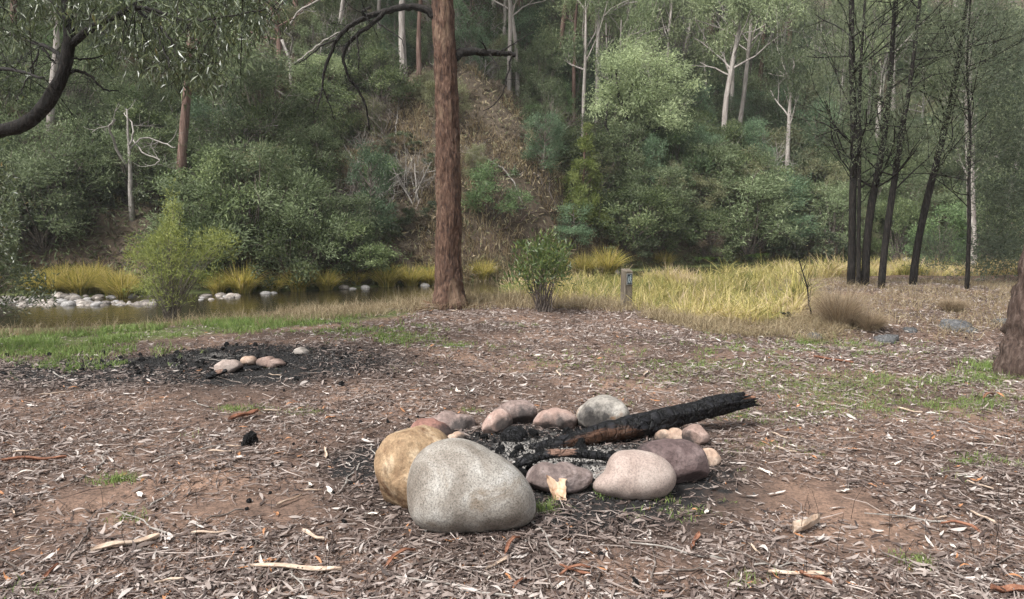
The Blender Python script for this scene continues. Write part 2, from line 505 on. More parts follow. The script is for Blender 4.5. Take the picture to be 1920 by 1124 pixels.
M['st_kidney'] = rock_mat('st_kidney', [(.3, (.20, .15, .13)), (.5, (.29, .232, .205)), (.7, (.40, .34, .305))], 4.5, 110, .3, stain=((.36, .20, .12), 9, .72), bstr=.12)
M['st_purple'] = rock_mat('st_purple', [(.3, (.04, .026, .026)), (.5, (.095, .066, .064)), (.7, (.19, .145, .14))], 6, 60, .35, bstr=.5)
M['st_angular'] = rock_mat('st_angular', [(.3, (.12, .11, .10)), (.5, (.25, .23, .205)), (.7, (.40, .375, .34))], 6, 60, .3, stain=((.38, .22, .12), 4, .58), bstr=.4)
M['st_brown'] = rock_mat('st_brown', [(.3, (.13, .085, .07)), (.5, (.22, .155, .13)), (.7, (.33, .25, .22))], 5, 70, .3)
M['st_wedge'] = rock_mat('st_wedge', [(.3, (.06, .042, .04)), (.5, (.14, .108, .10)), (.7, (.32, .265, .255))], 5, 60, .3, stain=((.05, .04, .045), 4, .6), bstr=.5)
M['st_white'] = rock_mat('st_white', [(.3, (.42, .33, .30)), (.5, (.60, .52, .48)), (.7, (.72, .68, .64))], 6, 60, .2)
M['st_tan'] = rock_mat('st_tan', [(.3, (.22, .145, .10)), (.5, (.33, .235, .18)), (.7, (.44, .35, .285))], 6, 60, .25)
M['river'] = rock_mat('river', [(.3, (.09, .075, .066)), (.5, (.19, .168, .15)), (.7, (.32, .29, .265))], 1.6, 30, .3, objvar=.55)
M['river_grey'] = rock_mat('river_grey', [(.3, (.13, .125, .12)), (.5, (.22, .21, .205)), (.7, (.34, .33, .32))], 3, 30, .3)
M['field_rock'] = rock_mat('field_rock', [(.3, (.035, .036, .038)), (.5, (.08, .08, .083)), (.7, (.17, .17, .172))], 5, 25, .4, bstr=.8)

def water_material():
    m, n, l, b = new_mat('water')
    b.inputs['Base Color'].default_value = (.018, .015, .008, 1)
    b.inputs['Roughness'].default_value = .03
    b.inputs['Specular IOR Level'].default_value = .5
    t = tex_noise(n, l, 5, 4, .55, stretch=(1, 2.2, 1))
    bump(n, l, b, t.outputs['Fac'], .12, .05)
    return m
M['water'] = water_material()

# ------------------------------------------------------------------ leaf / blade / plant generators
def rdirs(rs, n):
    return unit(rs.normal(size=(n, 3)))

def add_leaves(mb, rs, c, d, L, W, a):
    n = len(c)
    L = np.broadcast_to(L, (n,)); W = np.broadcast_to(W, (n,))
    side = unit(np.cross(d, rdirs(rs, n)))
    nor = np.cross(side, d)
    mid = c + d * (L * .45)[:, None]
    w = side * (W * .5)[:, None]
    fold = nor * (W * .18)[:, None]
    v = np.stack([c, mid + w + fold, c + d * L[:, None] - nor * (L * .08)[:, None], mid - w + fold], 1)
    i = np.arange(n)[:, None] * 4
    f = np.concatenate([i + np.array([[0, 1, 2]]), i + np.array([[0, 2, 3]])])
    mb.add(v.reshape(-1, 3), f, np.repeat(a, 4))

def add_blades(mb, rs, base, h, lean, W, a, seg=2):
    """curved grass blades: base (n,3), length h, lean (n,2) horizontal tip offset as a share of h"""
    n = len(base)
    h = np.broadcast_to(h, (n,)); W = np.broadcast_to(W, (n,))
    lx = np.concatenate([lean, np.zeros((n, 1))], 1)
    lm = np.linalg.norm(lean, axis=1)
    ang = rs.uniform(0, 2 * math.pi, n)
    side = np.stack([np.cos(ang), np.sin(ang), 0 * ang], 1)
    rows = []
    for k in range(seg + 1):
        s = k / seg
        up = h * (s - 0.55 * np.minimum(lm, 1.3) * s * s)
        p = base + lx * (h * s ** 1.8)[:, None]
        p = p + np.stack([0 * up, 0 * up, up], 1)
        w = side * (W * .5 * (1 - s * .75))[:, None]
        rows += ([p - w, p + w] if k < seg else [p])
    v = np.stack(rows, 1)
    K = v.shape[1]
    i = np.arange(n)[:, None] * K
    fs = []
    for k in range(seg - 1):
        fs.append(i + np.array([[2 * k, 2 * k + 1, 2 * k + 3, 2 * k + 2]]))
    fs.append(i + np.array([[2 * seg - 2, 2 * seg - 1, 2 * seg]]))
    mb.add(v.reshape(-1, 3), fs, np.repeat(a, K))

def bez(p0, p1, p2, n=6):
    t = np.linspace(0, 1, n)[:, None]
    return (1 - t) ** 2 * p0 + 2 * t * (1 - t) * p1 + t * t * p2

def clump_leaves(mb, rs, centres, rad, n_each, L, W, up=.3, flat=.75, out_from=None, droop=0.0):
    for c, r in zip(centres, rad):
        n = int(n_each * (r / rad.mean()) ** 2 * rs.uniform(.7, 1.3)) + 4
        ax = rdirs(rs, 1)[0]
        q = rs.normal(0, .48, (n, 3)) * r
        q = q + ax * (q @ ax)[:, None] * rs.uniform(.1, .9)          # sprays, longer one way
        q[:, 2] *= flat
        p = c + q
        d = unit(q / r * .6 + ax * rs.uniform(.2, .7) + rdirs(rs, n) * .7 + np.array([0, 0, up - droop]))
        a = np.clip(.5 + rs.normal(0, .10) + rs.normal(0, .2, n), 0, 1)
        add_leaves(mb, rs, p, d, L * rs.uniform(.6, 1.3, n), W * rs.uniform(.7, 1.3, n), a)

def plant(rs, h, w, nc, n_each, L, W, shape='dome', cr=(.14, .26), stems=4, stem_r=.02, mats=('twig', 'shrub_dark'), up=.3, flat=.75, droop=0., bare=.12, twigs=0):
    """returns (stem mesh, foliage mesh) of a shrub of height h and width w, standing at the origin"""
    cs = []
    for i in range(nc):
        u = rs.uniform(0, 1)
        ang = rs.uniform(0, 2 * math.pi)
        if shape == 'dome':
            z = bare + (1 - bare) * u
            rr = math.sqrt(max(0.03, 1 - (abs(z - .42) / .62) ** 2.2))
        elif shape == 'cone':
            z = bare + (1 - bare) * u ** 1.25
            rr = 1.05 - z
        elif shape == 'umbrella':
            z = .5 + .5 * u ** .6
            rr = math.sqrt(max(.02, 1 - ((z - .62) / .42) ** 2))
        else:                                                       # column
            z = bare + (1 - bare) * u
            rr = .75 * math.sqrt(max(.05, 1 - (abs(z - .5) / .56) ** 3))
        rad = rr * (rs.uniform(.35, 1) ** .5) * rs.uniform(.75, 1.15)
        cs.append([math.cos(ang) * rad * w / 2, math.sin(ang) * rad * w / 2, z * h * rs.uniform(.88, 1.0)])
    cs = np.array(cs)
    rad = rs.uniform(*cr, nc) * min(w, h) * .55
    if shape == 'cone':
        rad *= (1.15 - .75 * cs[:, 2] / h)
    fm = MB()
    clump_leaves(fm, rs, cs, rad, n_each, L, W, up, flat, droop=droop)
    sm = MB()
    roots = [np.array([rs.normal(0, .03) * w, rs.normal(0, .03) * w, -.15]) for _ in range(stems)]
    for c in cs:
        r0 = roots[rs.integers(stems)]
        if shape in ('cone', 'column'):
            r0 = np.array([0, 0, max(-.1, c[2] - .45 * math.hypot(c[0], c[1]) - .1 * h)])
            midp = (r0 + c) / 2 + np.array([0, 0, -.03 * h])
        else:
            midp = r0 + (c - r0) * np.array([.35, .35, .62]) + rs.normal(0, .05, 3) * h
        sm.tube(bez(r0, midp, c, 6), np.linspace(stem_r, stem_r * .25, 6), 4, cap=False)
    if shape in ('cone', 'column'):
        sm.tube([[0, 0, -.2], [.01 * h, 0, h * .5], [0, 0, h * .95]], [stem_r * 2, stem_r * 1.3, stem_r * .3], 6)
    for k in range(twigs):
        c = cs[rs.integers(nc)]
        e = c + (rdirs(rs, 1)[0] + np.array([0, 0, .5])) * rs.uniform(.15, .35) * w * .6
        sm.tube(bez(c, (c + e) / 2 + rs.normal(0, .04, 3) * w, e, 4), np.linspace(stem_r * .35, stem_r * .12, 4), 3, cap=False)
    return sm.mesh('stem', M[mats[0]]), fm.mesh('foliage', M[mats[1]])

def twig_tree(mb, rs, p, d, L, r, depth, spread=.6, up=.1, k=4, tips=None, nseg=4, nb=(2, 4)):
    pts = [np.array(p, float)]
    dd = np.array(d, float)
    for i in range(nseg):
        dd = unit(dd + rs.normal(0, .16, 3) + np.array([0, 0, up * .3]))
        pts.append(pts[-1] + dd * L / nseg)
    mb.tube(pts, np.linspace(r, r * .5, nseg + 1), k if depth > 0 else 3, cap=False)
    if depth <= 0:
        if tips is not None:
            for q in pts[1:]:
                tips.append((q, dd))
        return
    for b in range(rs.integers(nb[0], nb[1] + 1)):
        f = rs.uniform(.35, 1)
        i = min(int(f * nseg), nseg)
        nd = unit(dd + rdirs(rs, 1)[0] * spread * 1.4 + np.array([0, 0, up]))
        twig_tree(mb, rs, pts[i], nd, L * rs.uniform(.5, .8), r * .5, depth - 1, spread, up, max(3, k - 1), tips, nseg, nb)

def tree_from_path(name, path, rad, label, group, bark, leafm, rs, crown=None, cat='tree', k=10, limbs=0, limb_len=2.0, limb_from=.5, extra=None, wob=.12, n=26, rough=0.0):
    """tree > trunk, crown.  path in world space from the root up; crown = (centre list, radius array, n_each, L, W, droop)"""
    path = np.asarray(path, float)
    base = path[0].copy()
    root = empty(name, base)
    tag(root, label, cat, group)
    s = np.concatenate([[0], np.cumsum(np.linalg.norm(np.diff(path, axis=0), axis=1))])
    t = np.linspace(0, s[-1], n)
    P = np.stack([np.interp(t, s, path[:, i]) for i in range(3)], 1)
    ker = np.array([.25, .5, .25])
    for _ in range(2 if n < 40 else 20):
        P[1:-1] = np.stack([np.convolve(P[:, i], ker, 'valid') for i in range(3)], 1)
    Rr = np.interp(t, s, rad)
    tm = MB()
    P0 = P.copy(); P0[0, 2] -= .25
    tm.tube(P0, Rr, k, wob=wob)
    if rough:                                          # fibrous plates of bark standing proud of the trunk
        V = tm.v[-1]
        C = np.repeat(P0, k, axis=0); q_ = V - C
        A_ = np.tile(np.arange(k) * 2 * math.pi / k, n)
        ca, sa = np.cos(A_), np.sin(A_)
        f_ = fbm(ca * 4.5, sa * 4.5, V[:, 2] * 1.1, 3) + .8 * np.abs(vnoise(ca * 9, sa * 9, V[:, 2] * 2.2)) + .5 * fbm(ca * 3, sa * 3, V[:, 2] * 7, 3)
        tm.v[-1] = C + q_ * (1 + rough * f_)[:, None]
    tips = []
    for b in range(limbs):
        f = rs.uniform(limb_from, .97)
        i = int(f * (n - 1))
        d = unit(np.array([rs.normal(), rs.normal(), rs.uniform(.3, 1.1)]))
        twig_tree(tm, rs, P[i], d, limb_len * rs.uniform(.6, 1.2), max(Rr[i] * .38, .012), 2, .6, .2, 5, tips, 4, (1, 3))
    if extra:
        extra(tm, P, Rr, tips)
    link('trunk', tm.mesh('trunk', M[bark], True, base), root)
    cm = MB()
    if crown:
        cs, cr, ne, L, W, dr = crown(P, Rr, tips)
        clump_leaves(cm, rs, cs, cr, ne, L, W, .2, .8, droop=dr)
        link('crown', cm.mesh('crown', M[leafm], False, base), root)
    return root

# ================================================================== THE SETTING
def grid(fine, mid):
    return np.unique(np.round(np.concatenate(fine + mid), 3))
gx = grid([np.arange(-7, 7.01, .11), np.arange(-30, 30.01, .45)], [np.arange(-80, 80.1, 5)])
gy = grid([np.arange(2, 13, .11), np.arange(13, 45, .4)], [np.arange(-60, 80.1, 4)])
GX, GY = np.meshgrid(gx, gy)
GZ = HT(GX, GY)
gm = MB()
nx, ny = len(gx), len(gy)
i, j = np.meshgrid(np.arange(ny - 1), np.arange(nx - 1), indexing='ij')
q = np.stack([i * nx + j, i * nx + j + 1, (i + 1) * nx + j + 1, (i + 1) * nx + j], -1).reshape(-1, 4)
gm.add(np.stack([GX, GY, GZ], -1).reshape(-1, 3), q)
gme = gm.mesh('ground', M['ground'], True)
RING = ground(1030, 872)
OLD = ground(430, 676)
OLD2 = ground(300, 690)
def blob(c, rx, ry, x, y):
    return np.exp(-((x - c[0]) / rx) ** 2 - ((y - c[1]) / ry) ** 2)
fx, fy = GX.ravel(), GY.ravel()
char = np.maximum.reduce([1.15 * blob(RING, 1.15, 1.0, fx, fy), 1.1 * blob(OLD, 1.8, .95, fx, fy), .95 * blob(OLD2, 2.2, .9, fx, fy), .6 * blob(ground(620, 660), 1.0, .5, fx, fy), .8 * blob(ground(690, 870), .35, .5, fx, fy)])
ash = np.maximum(1.0 * blob(RING + np.array([.05, .1, 0]), .55, .55, fx, fy), .5 * blob(OLD + np.array([-.2, .15, 0]), .6, .3, fx, fy))
hillm = smooth(-.5, 1.5, fy - FOOT(fx))
moss = .7 * smooth(-.2, 1.5, fy - EDGE(fx)) * (1 - hillm)
moss = np.maximum(moss, .75 * np.exp(-((fy - EDGE(fx) + .5) / .8) ** 2) * (fx < -1.5))
for nm, arr in (('char', char), ('ash', ash), ('hill', hillm), ('moss', moss)):
    gme.attributes.new(nm, 'FLOAT', 'POINT').data.foreach_set('value', arr.astype(np.float32))
tag(link('ground', gme), 'leaf-strewn brown dirt clearing falling to a stream and rising into a steep hillside', 'ground', kind='structure')

wm = MB()
wx = np.linspace(-40, 40, 161)
wy = np.linspace(-5.2, 3.0, 14)
WXg, WYg = np.meshgrid(wx, wy)
vv = np.stack([WXg, STREAM(WXg) + WYg, np.full_like(WXg, WATER_Z)], -1)
i, j = np.meshgrid(np.arange(13), np.arange(160), indexing='ij')
q = np.stack([i * 161 + j, i * 161 + j + 1, (i + 1) * 161 + j + 1, (i + 1) * 161 + j], -1).reshape(-1, 4)
wm.add(vv.reshape(-1, 3), q)
tag(link('water', wm.mesh('water', M['water'], True)), 'shallow brown stream water reflecting the dark bank', 'water', kind='structure')

# ================================================================== HILLSIDE
SHR = {}                                                              # kind -> list of (stem mesh, foliage mesh)
rs = np.random.default_rng(21)
def protos(kind, n, **kw):
    SHR[kind] = []
    for k in range(n):
        q = dict(kw)
        SHR[kind].append(plant(rs, **q))
protos('grey', 4, h=3.0, w=2.8, nc=40, n_each=170, L=.13, W=.035, mats=('twig', 'gum_grey'), stem_r=.025, twigs=46)
protos('dark', 4, h=2.3, w=2.8, nc=40, n_each=190, L=.10, W=.04, mats=('twig', 'shrub_dark'), stem_r=.02, twigs=36)
protos('olive', 4, h=1.9, w=2.3, nc=34, n_each=180, L=.09, W=.03, mats=('twig', 'shrub_olive'), stem_r=.018, twigs=46)
protos('green', 3, h=2.2, w=2.3, nc=28, n_each=190, L=.11, W=.035, mats=('twig', 'shrub_green'), stem_r=.02, twigs=10)
protos('blue', 4, h=3.4, w=2.6, nc=38, n_each=190, L=.12, W=.028, shape='column', mats=('twig', 'wattle_blue'), stem_r=.025, droop=.15)
protos('pale', 3, h=5.0, w=4.2, nc=34, n_each=160, L=.18, W=.045, shape='umbrella', mats=('bark_brown', 'gum_pale'), stem_r=.05, stems=2, cr=(.12, .2), twigs=14)
protos('cone', 2, h=3.4, w=1.8, nc=60, n_each=170, L=.11, W=.03, shape='cone', mats=('bark_brown', 'conifer'), stem_r=.02, up=.6, cr=(.16, .3), bare=.08)
protos('bramble', 4, h=1.0, w=2.4, nc=34, n_each=130, L=.09, W=.05, mats=('twig', 'bramble'), stem_r=.01, twigs=26, bare=.02)
protos('bracken', 4, h=.9, w=1.7, nc=24, n_each=110, L=.16, W=.022, mats=('twig', 'bracken'), stem_r=.008, twigs=40, bare=.02, droop=.4)
SHR['dead'] = []
for k in range(3):
    mb = MB()
    for s_ in range(5):
        twig_tree(mb, rs, (rs.normal(0, .06), rs.normal(0, .06), -.1), unit(np.array([rs.normal(0, .5), rs.normal(0, .5), 1])), 1.1, .022, 3, .75, .05, 4)
    SHR['dead'].append((mb.mesh('stem', M['twig' if k == 1 else 'dead_white']), None))
INFO = {
    'grey': ('grey_green_shrub', 'grey-green airy gum shrub growing on the hillside above the stream'),
    'dark': ('dark_shrub', 'dense dark green shrub growing on the hillside above the stream'),
    'olive': ('olive_shrub', 'low twiggy olive shrub growing on the hillside above the stream'),
    'green': ('green_shrub', 'fresh green bushy shrub growing on the hillside above the stream'),
    'blue': ('wattle_shrub', 'upright blue-green feathery wattle growing on the hillside above the stream'),
    'pale': ('pale_gum_sapling', 'pale green gum sapling with a rounded open top on the hillside'),
    'cone': ('cypress_sapling', 'yellow-green cone-shaped young cypress on the hillside'),
    'bramble': ('bramble', 'low dark bramble mound with small glossy leaves on the stream bank'),
    'bracken': ('dry_bracken', 'low tangle of dry brown bracken on the slope'),
    'dead': ('dead_shrub', 'bare grey dead shrub of tangled twigs on the hillside'),
}
LAND = []
def where(x, y, default):
    best = min(LAND, key=lambda q: math.hypot(q[0] - x, (q[1] - y) * .8)) if LAND else None
    if best is None or math.hypot(best[0] - x, best[1] - y) > 9: return default
    dx, dy = x - best[0], y - best[1]
    rel = 'upslope of' if dy > 1.2 + abs(dx) * .5 else ('downslope of' if dy < -1.2 - abs(dx) * .5 else 'beside')
    return rel + ' ' + best[2]
for px_, py_, ph_ in [(338, 395, 'the red-brown forked gum'), (90, 330, 'the pale gum behind the curved tree'), (527, 240, 'the crooked dead tree'), (757, 150, 'the pale straight gum'), (968, 120, 'the trunk above the dead branch stub'),
                      (1048, 190, 'the dark reddish slender gum'), (1122, 195, 'the slim white gum'), (1276, 185, 'the leaning white gum'), (1325, 145, 'the thick brown gum'), (1420, 190, 'the thin brown gum'), (248, 412, 'the white dead tree'),
                      (660, 365, 'the leaning dead stump'), (1086, 425, 'the yellow-green cypress'), (1172, 345, 'the round pale gum'), (1290, 410, 'the broken reddish stump'), (1400, 480, 'the broad grey-green thicket'), (20, 150, 'the brown trunk in the dark forest'), (640, 120, 'the grey gum'), (1480, 150, 'the grey-brown gum'), (1560, 120, 'the pale half-hidden trunk'),
                      (925, 408, 'the light green bush'), (490, 480, 'the tussocks'), (690, 470, 'the feathery bank wattle'), (150, 500, 'the gravel bar sedge')]:
    q_ = ground(px_, py_); LAND.append((q_[0], q_[1], ph_))
LOOK = {'grey': 'grey-green airy gum shrub', 'dark': 'dense dark green shrub', 'olive': 'twiggy olive shrub', 'green': 'fresh green bushy shrub', 'blue': 'blue-green feathery wattle', 'pale': 'pale open-topped gum sapling', 'bramble': 'low dark bramble mound', 'bracken': 'tangle of dry brown bracken', 'dead': 'bare grey dead shrub', 'cone': 'cone-shaped cypress'}
def shrub(kind, x, y, s, label=None, zs=1.0, sub=.0, group=True, k=None, name=None):
    st, fo = SHR[kind][(k if k is not None else R.randrange(99)) % len(SHR[kind])]
    nm, lb = INFO[kind]
    o = empty(name or nm, (x, y, float(HT(x, y)) - sub))
    o.rotation_euler = (R.uniform(-.12, .12) - .08, R.uniform(-.12, .12), R.uniform(0, 6.28))
    o.scale = (s, s, s * zs)
    tag(o, label or (('small ' if s < .75 else 'tall ' if s > 1.15 else '') + LOOK[kind] + ' ' + where(x, y, 'on the open hillside')), 'shrub', None if label else nm.replace('_', ' ') + 's on the hillside')
    link('stem', st, o)
    if fo: link('foliage', fo, o)
    return o

def spx(kind, px, py, wpx, hpx, label=None, k=None, name=None):
    """a shrub whose base shows at pixel (px, py), wpx x hpx pixels large"""
    g = ground(px, py)
    base = {'grey': (3.0, 2.8), 'dark': (2.3, 2.8), 'olive': (1.9, 2.3), 'green': (2.2, 2.3), 'blue': (3.4, 2.2), 'pale': (5.0, 4.2), 'cone': (3.4, 1.8), 'dead': (2.3, 2.4)}[kind]
    h, w = hpx * g[1] / FPX, wpx * g[1] / FPX
    s = w / base[1]
    return shrub(kind, g[0], g[1], s, label, zs=(h / base[0]) / s, k=k, name=name)

spx('cone', 1086, 425, 95, 185, 'bright yellow-green cone-shaped cypress beside the bare earth slope', 0)
spx('blue', 1018, 330, 75, 120, 'small blue-green wattle at the top of the bare earth slope', 0)
spx('green', 925, 408, 130, 95, 'light green spreading bush on the bare earth slope behind the red trunk', 0)
spx('blue', 690, 470, 90, 190, 'blue-green feathery wattle standing on the stream bank by a leaning stump', 1)
spx('green', 715, 350, 70, 60, 'small green bush in dead grass on the earth bank', 1)
spx('blue', 1080, 470, 80, 90, 'drooping blue-green wattle at the foot of the cypress', 2)
spx('dark', 1180, 470, 170, 120, 'broad dark bush at the stream edge under the round gum', 0)
spx('grey', 1400, 480, 190, 150, 'broad grey-green thicket overhanging the stream beyond the yellow sedge', 3)
spx('blue', 1470, 480, 110, 150, 'feathery wattle beside the broad thicket at the stream', 1)
spx('green', 1760, 505, 110, 120, 'fresh green bush behind the leaning black sapling', 0)
spx('grey', 1850, 500, 130, 190, 'grey-green shrub behind the slender dark sapling', 1)
spx('dark', 1680, 490, 120, 110, 'dark bush at the rapids behind the black saplings', 1)
spx('olive', 1380, 390, 170, 100, None)
spx('olive', 1470, 360, 150, 110, None)
spx('grey', 560, 250, 150, 120, None)
spx('pale', 600, 250, 110, 140, 'pale-leaved gum sapling behind the hanging dead branch', 0)
spx('grey', 1240, 330, 130, 100, None)
spx('dead', 180, 270, 190, 150, 'dead tangled grey shrub behind the white dead tree', 0)
spx('dead', 720, 270, 170, 120, 'dead twiggy shrub above the earth bank beside the red trunk', 1)
spx('dead', 1100, 260, 160, 70, None)

CLEAR = [(1086, 62, float(ground(1086, 425)[1])), (925, 70, float(ground(925, 408)[1])), (338, 26, float(ground(338, 395)[1])), (243, 34, float(ground(248, 412)[1]))]
def hides(x, y):
    px = PW / 2 + FPX * x / y
    return any(abs(px - c) < w and d - 3.2 < y < d + .5 for c, w, d in CLEAR)
n_s = 0
for y in np.arange(17.2, 60, 1.45):
    for x in np.arange(-40, 40, 1.6):
        xx, yy = x + R.uniform(-.8, .8), y + R.uniform(-.7, .7)
        t = yy - float(FOOT(xx))
        if t < -.1 or abs(xx) > .74 * yy + 1:
            continue
        if t > 27 or hides(xx, yy): continue
        tt, ss = spur_dist(xx, yy)
        bare = -1.5 < ss < .9 and -1 < tt < 6
        bank = -6.8 < ss <= -1.5 and -.5 < tt < 6
        far = t / 27
        if bare:
            if R.random() < .35: continue
            shrub(R.choice(['bracken', 'bracken', 'bracken', 'olive']), xx, yy, R.uniform(.45, .8)); n_s += 1
            continue
        if bank:
            if R.random() < .3: continue
            shrub(R.choice(['bracken', 'bracken', 'dead', 'bramble', 'olive', 'bracken']), xx, yy, R.uniform(.4, .75)); n_s += 1
            continue
        if t < 1.6:
            if R.random() < .1: continue
            shrub(R.choice(['bramble', 'bramble', 'bramble', 'bracken', 'dark']), xx, yy, R.uniform(.7, 1.1)); n_s += 1
            continue
        if R.random() < .22 + .32 * far: continue
        nz = float(vnoise(xx * .22, yy * .22, 4.4)); n2 = float(vnoise(xx * .3 + 50, yy * .3, 9.1))
        if t < 4 and xx < 2: kind = R.choice(['dark', 'bramble', 'bramble', 'olive', 'grey', 'bracken'])
        elif t < 4: kind = R.choice(['dark', 'bramble', 'blue', 'olive', 'grey', 'green', 'bracken'])
        elif xx < -3 and t < 12: kind = R.choice(['dark', 'dark', 'grey', 'grey', 'olive', 'blue', 'bracken', 'bramble'])
        elif nz > .3: kind = R.choice(['olive', 'olive', 'grey', 'olive', 'dead', 'bracken'])
        elif n2 > .3: kind = R.choice(['blue', 'blue', 'green', 'grey'])
        elif t > 12: kind = R.choice(['blue', 'grey', 'grey', 'blue', 'pale', 'dark', 'dead'])
        else: kind = R.choice(['grey', 'grey', 'blue', 'dark', 'olive', 'green', 'dead'])
        s = R.uniform(.6, 1.15) * (1 - .1 * far)
        if kind == 'pale': s *= .9
        shrub(kind, xx, yy, s, zs=R.uniform(.85, 1.2))
        n_s += 1
for q in range(240):
    xx = R.uniform(-17, 22); t = 5.5 * R.random() ** 1.2 + .1
    yy = float(FOOT(xx)) + t
    if abs(xx) > .74 * yy or hides(xx, yy): continue
    tt, ss = spur_dist(xx, yy)
    if -1.5 < ss < .9 and -1 < tt < 6: continue
    bank = -6.8 < ss <= -1.5 and -.5 < tt < 6
    if bank and R.random() < .5: continue
    k_ = R.choice(['bramble', 'bracken', 'bracken', 'dead', 'bramble']) if bank else R.choice(['bramble', 'bramble', 'dark', 'grey', 'olive', 'bramble', 'dark', 'bracken'])
    shrub(k_, xx, yy, R.uniform(.6, 1.05) * (.7 if bank else 1), zs=R.uniform(.8, 1.1)); n_s += 1
for q in range(230):
    xx = R.uniform(-22, 22); t = R.uniform(1.5, 17); yy = float(FOOT(xx)) + t
    if abs(xx) > .72 * yy or hides(xx, yy): continue
    tt, ss = spur_dist(xx, yy)
    low = -6.8 < ss < .9 and -1 < tt < 7
    shrub(R.choice(['bracken', 'olive', 'bracken', 'green', 'dead']) if low else R.choice(['olive', 'grey', 'blue', 'green', 'dark', 'bracken', 'bramble']), xx, yy, R.uniform(.35, .65), zs=R.uniform(.9, 1.4)); n_s += 1
for q in range(85):
    yy = R.uniform(21, 46); xx = R.uniform(-.66, .66) * yy
    if yy - float(FOOT(xx)) < 1.5 or hides(xx, yy): continue
    shrub('dead', xx, yy, R.uniform(.8, 1.5), zs=R.uniform(.9, 1.6)); n_s += 1
print('hill shrubs', n_s)

# hillside trees: (base px, base py, top px, top py, width px, bark, leaf, crown scale, label or None)
TREES = [
    (338, 395, 356, 120, 17, 'bark_brown', 'gum_grey', 1.0, 'red-brown forked gum trunk rising above the wispy yellow-green bush'),
    (90, 330, 108, 60, 13, 'bark_pale', 'gum_grey', 1.0, 'pale grey gum trunk standing behind the curved dark tree'),
    (527, 240, 524, 70, 13, 'bark_brown', 'gum_grey', 1.0, 'dark brown trunk beside a crooked white dead tree'),
    (757, 150, 756, -60, 12, 'bark_pale', 'gum_grey', 1.0, 'pale straight gum trunk behind the arching dead branch'),
    (786, 150, 792, -40, 8, 'bark_brown', 'gum_grey', 1.0, 'thin brownish gum trunk beside the pale straight one'),
    (968, 120, 972, -60, 12, 'bark_brown', 'shrub_olive', 1.0, 'greyish gum trunk above the broken dead branch stub'),
    (1048, 190, 1068, -60, 9, 'bark_brown', 'gum_grey', 1.0, 'dark reddish slender gum with thin rising limbs'),
    (1122, 195, 1133, 30, 6, 'bark_pale', 'gum_pale', .8, 'slim straight white gum beside the round pale-leaved tree'),
    (1204, 80, 1216, -80, 11, 'bark_pale', 'gum_grey', 1.0, 'pale gum with spreading dark limbs above the round tree'),
    (1276, 185, 1304, 10, 9, 'bark_pale', 'gum_pale', .8, 'leaning white gum trunk behind the round pale-leaved tree'),
    (1325, 145, 1338, -60, 14, 'bark_brown', 'gum_grey', 1.0, 'thick brown gum trunk beside the leaning white one'),
    (1388, 135, 1397, -20, 5, 'bark_dark', 'wattle_blue', .9, 'thin black sapling high on the slope'),
    (1420, 190, 1434, 10, 7, 'bark_brown', 'gum_pale', .9, 'thin brown gum with pale sprays of leaves high on the slope'),
    (660, 365, 674, 300, 10, 'bark_pale', None, 0, 'short leaning dead stump with peeling bark on the bank'),
    (1290, 410, 1298, 370, 9, 'bark_brown', None, 0, 'broken reddish stump on the slope above the sedge'),
    (20, 150, 26, -60, 11, 'bark_brown', 'shrub_dark', 1.0, 'brown trunk in the dark forest behind the curved tree'),
    (640, 120, 655, -60, 9, 'bark_pale', 'gum_grey', 1.0, 'grey gum trunk behind the hanging dead twigs'),
    (1480, 150, 1486, -60, 9, 'bark_brown', 'gum_grey', 1.0, 'grey-brown gum behind the black-stemmed saplings'),
    (1560, 120, 1566, -60, 9, 'bark_pale', 'wattle_blue', 1.0, 'pale trunk half hidden by the black-stemmed saplings'),
    (880, 100, 886, -60, 8, 'bark_brown', 'shrub_olive', 1.0, 'olive-leaved tree just beside the big red trunk'),
]
hill_trees = []
for k, (bx, by, tx, ty, w, bark, leafm, cs_, lab) in enumerate(TREES):
    rs = np.random.default_rng(300 + k)
    g = ground(bx, by)
    top = at(tx, ty, g[1])
    ax = top - g
    Ltot = np.linalg.norm(ax)
    r0 = w * g[1] / FPX / 2
    mid = g + ax * .5 + np.array([rs.normal(0, .02), rs.normal(0, .02), 0]) * Ltot
    path = [g, mid, top]
    rads = [r0 * 1.25, r0, r0 * .8]
    if cs_:
        path += [top + unit(ax) * 2.2 * cs_ + rs.normal(0, .25, 3)]
        rads += [r0 * .35]
        def crown(P, Rr, tips, rs=rs, cs_=cs_):
            tp = np.array([q for q, d in tips])
            idx = rs.choice(len(tp), min(len(tp), 34), replace=False)
            return tp[idx], rs.uniform(.35, .7, len(idx)) * cs_, 110, .2, .05, .35
        o = tree_from_path('gum_tree', path, rads, lab, None, bark, leafm, rs, crown, k=8, limbs=7, limb_len=2.6 * cs_, limb_from=.55)
    else:
        o = tree_from_path('stump', path, rads, lab, None, bark, None, rs, None, cat='stump', k=8)
    hill_trees.append(o)
